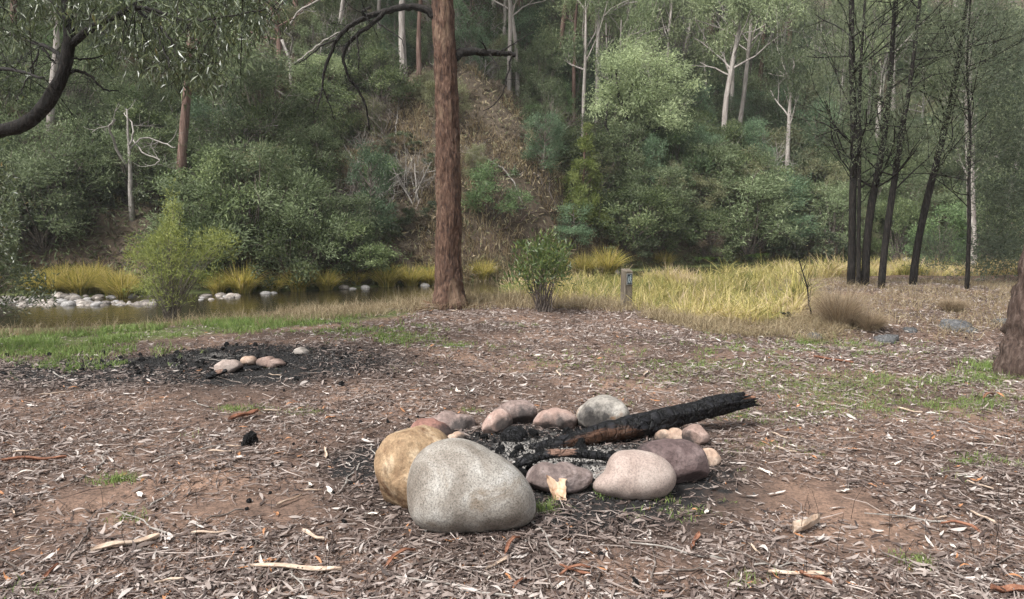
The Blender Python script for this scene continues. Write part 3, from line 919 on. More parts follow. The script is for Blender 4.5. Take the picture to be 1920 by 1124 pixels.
# more gums deeper in the forest, copies of the ones above
src = [hill_trees[q] for q in (3, 7, 3, 7, 8, 9, 9, 7, 12, 16, 1, 3)]
for x, y in [(-26, 33), (-22, 38), (-18, 34), (-15, 40), (-11, 36), (-8.5, 41), (-6, 45), (-13, 46), (-3, 42), (0, 46), (2.2, 41), (4.4, 47), (7, 43), (9.5, 50), (12, 44), (14.5, 48), (17, 43), (19.5, 47), (22, 44), (25, 50), (28, 46), (-20, 47), (-26, 46), (-1.5, 52), (6, 55), (13, 56), (20, 56), (-8, 54), (-16, 56), (11, 38), (16.5, 38.5), (21, 39)] + [(R.uniform(-.62, .66) * q_, q_) for q_ in [R.uniform(30, 54) for _ in range(70)]] + [(R.uniform(-15, 6), R.uniform(29, 42)) for _ in range(26)]:
    o = copy_tree(R.choice(src))
    o.location = (x, y, float(HT(x, y)) - .1)
    o.rotation_euler = (R.uniform(-.05, .05), R.uniform(-.08, .08), R.uniform(0, 6.28))
    s = R.uniform(.75, 1.3)
    o.scale = (s, s, s * R.uniform(1.0, 1.5)) if R.random() < .45 else (s * .6, s * .6, s * R.uniform(.9, 1.3))
    tag(o, 'slender gum tree deep in the forest ' + where(x, y, 'on the hillside'), 'tree', 'gum trees deep in the hillside forest')

# the round pale-leaved gum with a dark forked trunk
rs = np.random.default_rng(77)
g = ground(1172, 345)
def rnd_crown(P, Rr, tips):
    cs, rr = [], []
    for px, py, r in [(1205, 90, 52), (1160, 110, 34), (1235, 115, 36), (1195, 140, 50), (1150, 165, 38), (1240, 165, 40), (1180, 200, 42), (1260, 205, 36), (1135, 205, 30), (1225, 220, 38), (1285, 235, 28), (1150, 245, 26), (1200, 180, 40), (1270, 130, 24)]:
        for q in range(4):
            c = at(px + rs.normal(0, r * .4), py + rs.normal(0, r * .3), g[1] + rs.normal(0, .7))
            cs.append(c); rr.append(r * .55 * g[1] / FPX)
    return np.array(cs), np.array(rr), 300, .13, .032, .4
def rnd_limbs(tm, P, Rr, tips):
    f = lambda px, py: at(px, py, g[1])
    for pl in [[(1173, 300), (1190, 265), (1215, 240), (1225, 200), (1235, 150)], [(1172, 300), (1172, 250), (1178, 190), (1195, 130), (1205, 90)],
               [(1171, 310), (1150, 270), (1135, 235), (1140, 190)], [(1180, 280), (1215, 255), (1250, 230), (1280, 215)], [(1176, 220), (1160, 180), (1155, 130)]]:
        pts = np.array([f(*p) for p in pl])
        tm.tube(pts, np.linspace(.09, .025, len(pts)), 6)
tree_from_path('round_gum', [g, at(1172, 305, g[1]), at(1173, 285, g[1])], [.16, .13, .09], 'round-crowned pale green gum with dark forked trunk on the slope', None, 'bark_dark', 'gum_pale', rs, rnd_crown, extra=rnd_limbs)

# crooked white dead trees on the left slope
def dead_tree(lines, base_px, label, seed, thick=1.0):
    rs = np.random.default_rng(seed)
    g = ground(*base_px)
    root = empty('dead_tree', g)
    tag(root, label, 'tree')
    mb = MB(); lb = MB()
    for n_, (pl, w0, w1) in enumerate(lines):
        pts = np.array([at(px, py, g[1] + (0 if n_ == 0 else .3 * math.sin(n_ * 2.1 + q_))) for q_, (px, py) in enumerate(pl)])
        t = np.linspace(0, len(pts) - 1, len(pts) * 3)
        P = np.stack([np.interp(t, np.arange(len(pts)), pts[:, c]) for c in range(3)], 1) + rs.normal(0, .015, (len(t), 3))
        if n_ == 0: P[0, 2] = g[2] - .2
        k_ = g[1] / FPX / 2
        (mb if n_ == 0 else lb).tube(P, np.linspace(w0 * k_, w1 * k_, len(P)), 7)
        if n_:
            for q_ in range(3):
                i = rs.integers(len(P) // 2, len(P))
                twig_tree(lb, rs, P[i], rdirs(rs, 1)[0], .5, w1 * k_ * .7, 1, .8, .1, 4)
    link('trunk', mb.mesh('trunk', M['dead_white'], True, g), root)
    link('branch', lb.mesh('branch', M['dead_white'], True, g), root)
dead_tree([([(248, 412), (244, 340), (242, 280), (236, 205)], 11, 2.5), ([(240, 320), (215, 270), (205, 235), (215, 225)], 6, 2.5), ([(243, 275), (250, 250), (247, 228), (232, 212)], 4, 1.5), ([(243, 280), (268, 258), (300, 265), (330, 280)], 4, 2), ([(250, 262), (270, 290), (300, 300), (290, 310)], 3, 2)],
          (248, 412), 'white dead tree with bare forked branches on the slope', 91)
dead_tree([([(540, 255), (540, 225), (550, 200), (545, 150), (543, 110), (528, 75)], 8, 5), ([(545, 125), (585, 95), (610, 75), (640, 60)], 5, 2), ([(546, 190), (520, 170), (500, 165)], 4, 2), ([(546, 185), (565, 170), (590, 160)], 4, 2), ([(543, 105), (550, 75), (535, 60), (560, 20), (600, 0)], 4, 3)],
          (540, 255), 'crooked pale dead tree with twisting limbs beside a dark trunk', 92)

# low plants, dead leaves and dry stalks that cover the slope between the shrubs
rs = np.random.default_rng(31)
cm = MB()
N = 260000
x = rs.uniform(-32, 32, N); y = 17.5 + 36 * rs.uniform(0, 1, N) ** 1.5
t = y - FOOT(x)
keep = (t > -.3) & (np.abs(x) < .76 * y + 1) & (t < 24)
x, y, t = x[keep], y[keep], t[keep]
tt, ss = spur_dist(x, y)
bare = ((ss > -6.5) & (ss < 1.2) & (tt > -1) & (tt < 6.3)).astype(float)
z = HT(x, y)
a = np.clip(np.where(bare > 0, rs.choice([.3, .9, 1.0, .25, .95], len(x)), rs.choice([.1, .3, .55, .75, .85, .2, .65, .8], len(x))) + rs.normal(0, .05, len(x)), 0, 1)
d = unit(rs.normal(0, .8, (len(x), 3)) + np.array([0, -.5, .3]))
add_leaves(cm, rs, np.stack([x, y, z + rs.uniform(0, .25, len(x))], 1), d, rs.uniform(.10, .28, len(x)), rs.uniform(.025, .06, len(x)), a)
tag(link('undergrowth', cm.mesh('undergrowth', M['cover'])), 'low undergrowth and dead leaves covering the steep slope', 'undergrowth', kind='stuff')

# dry grass hanging on the bare earth slope
hm = MB()
N = 9000
tt = rs.uniform(-.8, 6.3, N); ss = rs.uniform(-6.5, 1.3, N)
dv = unit(SPUR_B - SPUR_A)
x = SPUR_A[0] + dv[0] * tt + dv[1] * ss; y = SPUR_A[1] + dv[1] * tt - dv[0] * ss
k = vnoise(x * .9, y * .9, 2) > -.2
x, y = x[k], y[k]; n = len(x)
add_blades(hm, rs, np.stack([x, y, HT(x, y) - .02], 1), rs.uniform(.25, .7, n), np.stack([rs.normal(0, .4, n), rs.normal(-.9, .4, n)], 1), .03, rs.uniform(0, 1, n))
tag(link('dry_slope_grass', hm.mesh('dry_slope_grass', M['dry_grass'])), 'straw-coloured dead grass hanging down the bare earth slope', 'grass', kind='stuff')

# fallen branches on the slope and bank
rs = np.random.default_rng(41)
for k, (x0, y0, x1, y1, w, dk, lab) in enumerate([
    (595, 470, 640, 415, 4, 'dead_white', 'pale fallen branch lying on the leafy bank above the stream'),
    (735, 300, 745, 200, 4, 'dead_white', 'pale dead pole leaning on the earth bank'),
    (760, 330, 690, 230, 4, 'dead_white', 'pale dead stick slanting across the earth bank'),
    (1340, 490, 1395, 440, 9, 'bark_grey', 'grey fallen log sliding down to the water beyond the sedge'),
    (865, 250, 950, 335, 7, 'bark_grey', 'weathered log lying down the crest of the bare slope'),
    (690, 470, 745, 400, 3, 'twig', 'thin brown branch lying on the earth bank'),
    (700, 420, 790, 360, 5, 'bark_grey', 'grey dead log lying across the tangled earth bank'),
    (650, 440, 700, 330, 3, 'dead_white', 'long pale dead stick on the tangled bank by the wattle'),
    (760, 450, 812, 330, 4, 'twig', 'brown dead branch leaning on the bank beside the red trunk'),
    (900, 290, 985, 400, 4, 'dead_white', 'bleached branch lying down the bare slope'),
    (930, 440, 1040, 400, 4, 'bark_grey', 'grey log at the bottom of the bare slope'),
    (1280, 440, 1345, 400, 4, 'dead_white', 'bleached branch beside the broken reddish stump'),
    (1000, 330, 1060, 420, 4, 'twig', 'dead branch lying on the bare slope beside the cypress')]):
    a_, b_ = ground(x0, y0), ground(x1, y1)
    pts = np.linspace(a_, b_, 9); pts[:, 2] = HT(pts[:, 0], pts[:, 1]) + .06 + .12 * np.sin(np.linspace(0, 3.1, 9))
    pts += rs.normal(0, .03, pts.shape)
    mb = MB()
    r_ = w * a_[1] / FPX / 2
    mb.tube(pts, np.linspace(r_, r_ * .5, 9), 6)
    for q_ in range(4):
        i_ = rs.integers(3, 9)
        twig_tree(mb, rs, pts[i_], unit(rs.normal(0, 1, 3) + np.array([0, 0, .6])), .5, r_ * .4, 1, .7, .1, 4)
    tag(link('fallen_branch', mb.mesh('fallen_branch', M[dk], True, a_), None, a_), lab, 'branch')

# ================================================================== STREAM BANK
def tussock(rs, h, w, n, mat, width=.012, lean_=(.15, 1.0), tone=.33):
    mb = MB()
    ang = rs.uniform(0, 6.283, n); r = np.sqrt(rs.uniform(0, 1, n)) * w * .22
    base = np.stack([np.cos(ang) * r, np.sin(ang) * r, np.full(n, -.06)], 1)
    out = rs.uniform(*lean_, n)
    lean = np.stack([np.cos(ang), np.sin(ang)], 1) * out[:, None] + rs.normal(0, .12, (n, 2))
    add_blades(mb, rs, base, h * rs.uniform(.6, 1.15, n), lean, width, np.clip(rs.normal(tone + .05, .28, n) , 0, 1), 4)
    return mb.mesh('sedge_tussock', M[mat])
rs = np.random.default_rng(51)
SED = [tussock(rs, .95, 1.0, 620, 'tussock_yellow', .022) for _ in range(4)]
for k, (px, py, w) in enumerate([(455, 551, 75), (560, 548, 58), (612, 545, 50), (725, 537, 62), (770, 537, 58), (805, 535, 55), (905, 523, 48), (410, 553, 50), (515, 548, 40), (1245, 500, 40), (1140, 512, 60), (1095, 515, 55), (668, 536, 40)]):
    g = ground(px, py)
    yy = max(g[1], float(STREAM(g[0])) + 2.0)
    g = np.array([at(px, py, yy)[0], yy, 0]); g[2] = max(float(HT(g[0], g[1])), WATER_Z) 
    o = link('sedge_tussock', SED[k % 4], None, g)
    s = w * g[1] / FPX / 1.0
    o.scale = (s, s, s * R.uniform(.9, 1.1)); o.rotation_euler[2] = R.uniform(0, 6)
    tag(o, 'arching yellow-green sedge tussock at the water on the far stream bank', 'sedge tussock', 'sedge tussocks along the far stream bank')
for k in range(26):                                                  # thicker sedge on the gravel bar side
    px = R.uniform(70, 235); 
    g = at(px, R.uniform(515, 550), R.uniform(17.2, 18.6)); g[2] = max(float(HT(g[0], g[1])), WATER_Z)
    o = link('sedge_tussock', SED[k % 4], None, g)
    s = R.uniform(.55, .85); o.scale = (s, s, s); o.rotation_euler[2] = R.uniform(0, 6)
    tag(o, 'yellow sedge tussock growing behind the pale river stones', 'sedge tussock', 'sedge tussocks behind the river stones')

# yellow sedge field between the clearing and the stream
rs = np.random.default_rng(52)
sm = MB()
x = rs.uniform(-.5, 16, 3600); y = rs.uniform(9.4, 27, 3600)
lo = EDGE(x) + .45; hi = STREAM(x) - 1.5
k = (y > lo) & (y < hi) & (x < .70 * y) & (x > .03 * y - .6) & (rs.uniform(0, 1, 3600) < np.interp(y, [9, 14, 20, 27], [1, .8, .5, .35]))
k &= ~((x > 1.3) & (x < 2.05) & (y < 12.6))
x, y = x[k], y[k]
for xi, yi in zip(x, y):
    n = rs.integers(34, 66)
    tone = .48 + .5 * vnoise(xi * .7, yi * .7, 7.7) + rs.normal(0, .2)
    sz = .60 + .32 * vnoise(xi * 1.1, yi * 1.1, 1.7) + rs.normal(0, .06)
    ang = rs.uniform(0, 6.283, n)
    base = np.stack([xi + rs.normal(0, .08, n), yi + rs.normal(0, .08, n), np.zeros(n)], 1)
    base[:, 2] = HT(base[:, 0], base[:, 1]) - .03
    lean = np.stack([np.cos(ang), np.sin(ang)], 1) * rs.uniform(.25, 1.25, n)[:, None] + np.array([.15, -.1])
    add_blades(sm, rs, base, sz * rs.uniform(.55, 1.1, n), lean, .008 + .0006 * yi, np.clip(tone + rs.normal(0, .18, n), 0, 1), 3)
print('sedge clumps', len(x))
tag(link('sedge_field', sm.mesh('sedge_field', M['sedge'])), 'broad bed of yellow and green sedge between clearing and stream', 'sedge', kind='stuff')

# dry straw along the lip of the bank and on the mound
dm = MB()
def dry(n, xs, ys, h, spread=.6):
    x = rs.uniform(*xs, n)
    y = EDGE(x) + ys[0] + rs.uniform(0, 1, n) * (ys[1] - ys[0]) if ys[2] else rs.uniform(ys[0], ys[1], n)
    k = vnoise(x * 2.2, y * 2.2, 3.3) > -.35
    x, y = x[k], y[k]; n = len(x)
    b = np.stack([x, y, HT(x, y) - .01], 1)
    add_blades(dm, rs, b, h * rs.uniform(.5, 1.4, n), rs.normal(0, spread, (n, 2)), .007, np.clip(rs.normal(.55, .25, n), 0, 1), 2)
dry(11000, (-3.4, 2.4), (-.8, 1.1, 1), .26, .8)
dry(2500, (-1.9, .2), (-.5, .6, 1), .36, .7)
dry(1800, (-6.5, -3.0), (-.1, .7, 1), .22, .6)
dry(9000, (2.0, 5.2), (-.8, .4, 1), .20, .9)
dry(16000, (3.8, 10.5), (8.9, 15.2, 0), .22, .9)
tag(link('dry_grass', dm.mesh('dry_grass', M['dry_grass'])), 'matted straw-coloured dry grass along the lip of the bank', 'grass', kind='stuff')

# big brown tussock and a smaller one on the mound
BT = [tussock(np.random.default_rng(61 + k), .8, .9, 1900, 'brown_tussock', .008, (.1, .75), .6) for k in range(2)]
for k, (px, py, wpx, lab) in enumerate([(1572, 612, 125, 'large shaggy brown grass tussock on the mound below the black-stemmed saplings'), (1630, 618, 95, 'low brown grass tussock beside the large shaggy one'), (1785, 585, 70, 'small greenish-brown tussock beyond the grey rocks')]):
    g = ground(px, py)
    o = link('grass_tussock', BT[k % 2], None, g)
    s = wpx * g[1] / FPX / 1.1
    o.scale = (s, s, s * (1.0 if k == 0 else .65)); tag(o, lab, 'grass tussock')

# river stones
def pebble(seed, flat=.62, amp=.28):
    rs = np.random.default_rng(seed)
    nu, nv = 14, 9
    th = np.linspace(0, 2 * math.pi, nu, endpoint=False); ph = np.linspace(-math.pi / 2, math.pi / 2, nv)
    T, P_ = np.meshgrid(th, ph)
    d = np.stack([np.cos(T) * np.cos(P_), np.sin(T) * np.cos(P_), np.sin(P_)], -1)
    o = rs.uniform(0, 90, 3)
    r = 1 + amp * fbm(d[..., 0] * 1.3 + o[0], d[..., 1] * 1.3 + o[1], d[..., 2] * 1.3 + o[2], 3)
    v = d * r[..., None] * np.array([1, rs.uniform(.65, .95), flat])
    i, j = np.meshgrid(np.arange(nv - 1), np.arange(nu), indexing='ij')
    q = np.stack([i * nu + j, i * nu + (j + 1) % nu, (i + 1) * nu + (j + 1) % nu, (i + 1) * nu + j], -1).reshape(-1, 4)
    return MB().add(v.reshape(-1, 3), q)
PEB = [pebble(70 + k).mesh('river_stone', M['river' if k % 4 else 'river_grey'], True) for k in range(8)]
def put_stone(px, py, wpx, label, group, me=None, dist=None, name='river_stone', cat='stone'):
    g = ground(px, py)
    if dist is not None:
        g = at(px, py, dist); g[2] = float(HT(g[0], g[1]))
    g[2] = max(g[2], WATER_Z - .02)
    o = link(name, me or R.choice(PEB), None, g)
    s = wpx * g[1] / FPX / 2
    o.scale = (s, s, s * R.uniform(.8, 1.1)); o.rotation_euler = (R.uniform(-.25, .25), R.uniform(-.25, .25), R.uniform(0, 6.28))
    tag(o, label, cat, group)
    return o
for k in range(190):
    px = 2 + 290 * R.random() ** 1.25
    py = 560 + 32 * R.random() + (8 if px < 60 else 0) - 4
    put_stone(px, py, R.choice([8, 10, 12, 14, 16, 19, 23, 28]), 'pale rounded river stone heaped on the gravel bar across the water', 'pale river stones on the gravel bar')
for k in range(16):
    put_stone(R.uniform(375, 452), R.uniform(548, 566), R.choice([10, 13, 17, 24]), 'pale rounded stone at the stream edge below the sedge tussocks', 'stones at the stream edge below the tussocks', dist=R.uniform(16.3, 17.8))
for px, py, w, lab in [(498, 566, 24, 'smooth grey stone standing alone in mid stream'), (514, 563, 18, 'small grey stone touching a larger one in mid stream'),
                       (646, 541, 22, 'white-topped boulder in the stream beside the sedge'), (686, 541, 18, 'dark grey boulder in the stream beside the sedge'), (662, 546, 16, 'low flat stone between two stream boulders'),
                       (797, 551, 20, 'whitish stone at the water beside the big red trunk'), (928, 505, 16, 'white rock showing on the dark bank beside the green bush'), (958, 507, 11, 'small white rock on the dark bank by the green bush'),
                       (1150, 514, 26, 'pale lichen-spotted boulder behind the marker post'), (1745, 515, 34, 'pale rock in the rapids behind the black-stemmed saplings'), (1700, 500, 26, 'white rock at the far rapids')]:
    put_stone(px, py, w, lab, None, PEB[1] if 'white' in lab or 'pale' in lab else PEB[4])
for px, py, w, lab in [(1790, 615, 62, 'rounded dark grey rock on the mound'), (1818, 622, 28, 'small grey rock touching the rounded dark one'), (1880, 606, 38, 'upright dark grey rock near the flared trunk'), (1705, 622, 28, 'flat grey rock half buried in dry grass'), (1660, 640, 46, 'low grey slab of rock at the edge of the clearing'), (1525, 636, 44, 'pale half-buried rock in the dry grass below the brown tussock')]:
    o = put_stone(px, py, w, lab, None, pebble(int(px), .55, .75).mesh('field_rock', M['field_rock'], True), name='field_rock', cat='rock')

# ferns at the far water line
def fern_mesh(seed):
    rs = np.random.default_rng(seed); mb = MB()
    for f in range(13):
        ang = rs.uniform(0, 6.283); L = rs.uniform(.6, .95)
        t = np.linspace(0, 1, 12)
        p = np.stack([np.cos(ang) * L * t * .8, np.sin(ang) * L * t * .8, L * (1.1 * t - 1.0 * t * t)], 1)
        mb.tube(p, .006, 3, cap=False, a=.2)
        tan = unit(np.gradient(p, axis=0)); sd = unit(np.cross(tan, [0, 0, 1]))
        for s_ in (-1, 1):
            add_leaves(mb, rs, p[1:], unit(sd[1:] * s_ + tan[1:] * .5), .2 * np.sin(np.pi * np.clip(t[1:], .08, .97)) + .02, .05, rs.uniform(.3, 1, 11))
    return mb.mesh('fern', M['fern'])
FER = [fern_mesh(80 + k) for k in range(2)]
for px, py, w in [(660, 512, 60), (690, 508, 70), (640, 515, 50), (1310, 492, 60), (1335, 490, 50), (1405, 488, 60), (1425, 484, 50), (805, 512, 50), (720, 515, 50)]:
    g = ground(px, py); g[1] = max(g[1], float(FOOT(g[0])) - .1); g = np.array([at(px, py, g[1])[0], g[1], 0]); g[2] = float(HT(g[0], g[1]))
    o = link('fern', FER[R.randrange(2)], None, g); s = w * g[1] / FPX / 1.5
    o.scale = (s, s, s); o.rotation_euler[2] = R.uniform(0, 6)
    tag(o, 'green fern with arching fronds at the foot of the far bank', 'fern', 'ferns at the foot of the far bank')

# ================================================================== TREES AND BUSHES BY THE CLEARING
# red-barked tree in the middle, with two dead branches
rs = np.random.default_rng(101)
TD = ground(843, 578)[1]
TZ = float(HT(at(843, 578, TD)[0], TD))
P_ = [at(x, y, TD) for x, y in [(843, 578), (842, 545), (841, 480), (842, 400), (841, 300), (838, 200), (834, 100), (829, 0), (822, -200), (812, -500), (800, -900)]]
P_[0][2] = TZ
kk = TD / FPX / 2
def branches_mid(tm, P, Rr, tips):
    pass
root = tree_from_path('red_gum', P_, [w * kk for w in (70, 50, 44, 42.5, 41, 39.5, 38, 36, 32, 25, 16)], 'tall red-brown stringy trunk standing on the bank with two dead branches', None, 'bark_red', 'gum_grey', rs,
    lambda P, Rr, tips: (np.array([q for q, d in tips])[::3], rs.uniform(.4, .8, len(tips[::3])), 60, .17, .03, .4), k=56, limbs=10, limb_len=3.0, limb_from=.84, wob=.06, n=220, rough=.17)
def traced(name, lines, dist, mat, parent, origin, seed, twig=0, k=7, twl=.4, dj=.25, tips=None, up=-.3):
    """limbs traced as (pixel polyline, first width, last width); each keeps its own slightly different distance"""
    rs = np.random.default_rng(seed)
    mb = MB()
    for n_, (pl, w0, w1) in enumerate(lines):
        pl = np.array(pl, float)
        m = len(pl) * 4
        t = np.linspace(0, len(pl) - 1, m)
        # catmull-like smoothing
        xs = np.interp(t, np.arange(len(pl)), pl[:, 0]); ys = np.interp(t, np.arange(len(pl)), pl[:, 1])
        for _ in range(2):
            xs[1:-1] = np.convolve(xs, [.25, .5, .25], 'valid'); ys[1:-1] = np.convolve(ys, [.25, .5, .25], 'valid')
        dd = dist + np.linspace(0, 1, m) * rs.normal(0, dj)
        pts = np.array([at(a_, b_, c_) for a_, b_, c_ in zip(xs, ys, dd)])
        pts[1:] += rs.normal(0, .006, pts[1:].shape)
        mb.tube(pts, np.linspace(w0, w1, m) * dist / FPX / 2, k)
        for q in range(twig):
            i = rs.integers(m // 3, m)
            twig_tree(mb, rs, pts[i], unit(rdirs(rs, 1)[0] + np.array([0, 0, up])), twl * rs.uniform(.5, 1.2), max(w1 * .5, .8) * dist / FPX / 2, 1, .7, up * .3, 4, tips)
    me = mb.mesh(name, M[mat], True, origin)
    return link(name, me, parent)
o3 = P_[0]
traced('dead_branch', [([(815, 32), (800, 18), (770, 12), (730, 18), (690, 30), (655, 48), (632, 72), (622, 95), (608, 130), (604, 165)], 15, 4),
                       ([(725, 20), (700, 45), (670, 65), (650, 85), (642, 110), (655, 150), (680, 180), (690, 215), (692, 245)], 9, 3),
                       ([(690, 30), (680, 28), (679, 20), (695, 14)], 6, 4), ([(668, 66), (673, 100), (672, 130)], 4, 2), ([(632, 75), (600, 85), (575, 110), (552, 122)], 4, 1.5),
                       ([(604, 165), (600, 190), (588, 215)], 4, 1.5), ([(604, 165), (618, 195), (625, 222)], 3, 1.5), ([(708, 42), (735, 60), (755, 75), (760, 110)], 3, 1.5)],
       TD, 'bark_dark', root, o3, 102, twig=4, twl=.35)
traced('dead_branch', [([(852, 108), (862, 100), (885, 97), (920, 100), (945, 100), (966, 104)], 19, 8), ([(960, 104), (952, 140), (945, 170), (930, 195), (905, 210)], 3.5, 1.5), ([(918, 102), (932, 122), (936, 130)], 3, 1.5), ([(935, 100), (975, 75), (1000, 60)], 3, 1.5)],
       TD, 'bark_dark', root, o3, 103, twig=2, twl=.3)

# curved dark tree at the left with drooping leafy branches
LD = 7.2
gL = np.array([-6.6, 7.6, 0]); gL[2] = float(HT(gL[0], gL[1]))
rootL = empty('curved_tree', gL)
tag(rootL, 'dark curved tree trunk with a drooping canopy of narrow green leaves', 'tree')
mbL = MB()
pp = [gL - np.array([0, 0, .2]), gL + np.array([.1, -.1, .9]), at(-150, 275, LD + .2), at(-60, 262, LD), at(0, 246, LD), at(40, 238, LD), at(72, 215, LD), at(102, 175, LD), at(122, 130, LD), at(131, 75, LD), at(126, 20, LD), at(122, -60, LD), at(112, -220, LD), at(90, -420, LD + .3)]
t = np.linspace(0, len(pp) - 1, 60); pp = np.array(pp)
pp = np.stack([np.interp(t, np.arange(len(pp)), pp[:, c]) for c in range(3)], 1)
for _ in range(3): pp[1:-1] = np.stack([np.convolve(pp[:, c], [.25, .5, .25], 'valid') for c in range(3)], 1)
mbL.tube(pp, np.interp(t, [0, 2, 4, 7, 9, 13], [.16, .12, .064, .062, .052, .03]), 12, wob=.15)
link('trunk', mbL.mesh('trunk', M['bark_dark'], True, gL), rootL)
tipsL = []
traced('limb', [([(136, 82), (160, 60), (190, 42), (225, 28), (250, 14), (285, 18), (330, 35)], 15, 5), ([(126, 128), (110, 100), (80, 85), (40, 72), (10, 62)], 10, 5), ([(80, 90), (95, 110), (105, 120)], 5, 2),
                ([(118, 140), (140, 132), (170, 140), (195, 170), (222, 172)], 8, 2), ([(-20, 128), (30, 132), (80, 146)], 8, 3), ([(250, 14), (300, 50), (325, 80), (330, 110)], 6, 2),
                ([(245, 16), (280, -10), (330, -20), (420, 20), (470, 40)], 7, 2), ([(130, 110), (165, 112), (198, 104)], 4, 2), ([(72, 100), (60, 130), (40, 170), (30, 190)], 4, 1.5),
                ([(330, 35), (380, 40), (430, 30), (500, 20)], 5, 2), ([(285, 18), (290, 60), (310, 100), (320, 130)], 4, 1.5), ([(120, -20), (200, -60), (330, -70), (450, -40), (520, 20)], 10, 3), ([(115, -40), (60, -60), (20, -30), (-20, 20)], 9, 3)],
       LD, 'bark_dark', rootL, gL, 111, twig=7, twl=.5, dj=.7, tips=tipsL)
rs = np.random.default_rng(112)
cl = MB()
cs, rr = [], []
for px, py, sx, sy, n in [(60, 10, 70, 35, 30), (200, 10, 80, 30, 30), (330, 20, 80, 40, 40), (440, 20, 60, 30, 34), (300, 100, 60, 40, 30), (390, 100, 45, 45, 30), (230, 70, 60, 30, 16), (20, 70, 30, 40, 14), (350, 140, 40, 25, 18), (500, 20, 25, 25, 12), (20, 160, 20, 30, 4), (420, 60, 50, 35, 22), (150, -60, 200, 40, 50), (400, -50, 120, 40, 40)]:
    for q in range(n):
        cs.append(at(px + rs.normal(0, sx * .6), py + rs.normal(0, sy * .6), LD + rs.normal(.4, .8))); rr.append(rs.uniform(.14, .24))
cs = np.array(cs); rr = np.array(rr)
for c, r_ in zip(cs, rr):
    n = rs.integers(14, 26)
    q_ = rdirs(rs, n) * (rs.uniform(0, 1, n) ** .5 * r_)[:, None]
    dr = unit(q_ * 2 + rdirs(rs, n) * .5 + np.array([0, 0, -.55]))
    add_leaves(cl, rs, c + q_, dr, rs.uniform(.06, .11, n), rs.uniform(.013, .022, n), np.clip(rs.beta(2, 2.5, n), 0, 1))
twl = MB()
for c in cs[::2]:
    e = c + rdirs(rs, 1)[0] * .35 + np.array([0, 0, .2])
    twl.tube(bez(e, (c + e) / 2 + rs.normal(0, .05, 3), c + np.array([0, 0, -.08]), 5), np.linspace(.006, .002, 5), 3, cap=False)
link('crown', cl.mesh('crown', M['blackwood'], False, gL), rootL)
tag(link('twigs', twl.mesh('twigs', M['bark_dark'], False, gL), rootL), kind='stuff')

# leafy shrub at the left edge of the clearing
def free_bush(name, label, base, blobs, dist, leafm, seed, per=22, L=(.05, .09), W=(.014, .024), stems=True, cat='shrub', up=.2, jit=.35):
    rs = np.random.default_rng(seed)
    root = empty(name, base); tag(root, label, cat)
    fm, st = MB(), MB()
    for px, py, sx, sy, n in blobs:
        for q in range(n):
            c = at(px + rs.normal(0, sx * .55), py + rs.normal(0, sy * .55), dist + rs.normal(0, jit))
            m = rs.integers(per // 2, int(per * 1.4))
            r_ = rs.uniform(.08, .2)
            q_ = rdirs(rs, m) * (rs.uniform(0, 1, m) ** .5 * r_)[:, None]
            add_leaves(fm, rs, c + q_, unit(q_ * 3 + rdirs(rs, m) * .5 + np.array([0, 0, up])), rs.uniform(*L, m), rs.uniform(*W, m), np.clip(rs.beta(2, 2, m), 0, 1))
            if stems and q % 3 == 0:
                b = np.array(base) + rs.normal(0, .05, 3) * np.array([1, 1, 0]) - np.array([0, 0, .08])
                m_ = b + (c - b) * np.array([.3, .3, .6]) + rs.normal(0, .06, 3)
                st.tube(bez(b, m_, c, 7), np.linspace(.008, .002, 7), 4, cap=False)
    link('foliage', fm.mesh('foliage', M[leafm], False, base), root)
    if stems: link('stem', st.mesh('stem', M['twig'], False, base), root)
    return root
gE = np.array([-6.9, 9.2, 0.]); gE[2] = float(HT(gE[0], gE[1]))
free_bush('leafy_shrub', 'glossy-leaved shrub with drooping branches at the grassy edge', gE, [(-10, 330, 35, 60, 26), (10, 420, 25, 50, 16), (20, 500, 30, 30, 14), (55, 520, 30, 25, 12), (85, 555, 18, 15, 8), (20, 575, 22, 15, 8), (-60, 450, 40, 90, 24)], 9.3, 'blackwood', 121, per=26)
g = ground(318, 580); gW = np.array([g[0], min(g[1], 13.2), 0]); gW[0] = at(318, 580, gW[1])[0]; gW[2] = float(HT(gW[0], gW[1]))
free_bush('wispy_bush', 'wispy yellow-green feathery bush leaning over the stream edge', gW, [(322, 395, 8, 30, 16), (322, 430, 20, 20, 26), (285, 455, 34, 12, 26), (355, 450, 40, 10, 24), (415, 450, 26, 9, 18), (265, 478, 30, 10, 22), (320, 485, 45, 14, 40), (385, 478, 40, 10, 22), (300, 512, 55, 12, 36), (360, 520, 40, 12, 22), (290, 540, 50, 12, 26), (330, 560, 40, 9, 16)], gW[1], 'wisp', 122, per=34, L=(.05, .10), W=(.008, .014), up=.25, jit=.4)
g = ground(1015, 585); gG = np.array([g[0], min(g[1], 12.6), 0]); gG[0] = at(1017, 560, gG[1])[0]; gG[2] = float(HT(gG[0], gG[1]))
free_bush('broadleaf_bush', 'rounded glossy green bush growing in dry grass on the bank', gG, [(1018, 455, 20, 14, 16), (1000, 475, 25, 16, 22), (1045, 475, 22, 16, 20), (1015, 500, 36, 16, 36), (1050, 510, 18, 14, 14), (985, 512, 18, 14, 14), (1015, 525, 30, 10, 16)], gG[1], 'glossy', 123, per=15, L=(.07, .12), W=(.018, .03), up=.5, jit=.35)
g = ground(965, 562)
free_bush('low_herb', 'low pale green herb in the dry grass beside the glossy bush', g, [(958, 540, 20, 9, 10), (975, 550, 14, 6, 6)], g[1], 'fern', 124, per=22, L=(.05, .09), W=(.02, .03), jit=.12)

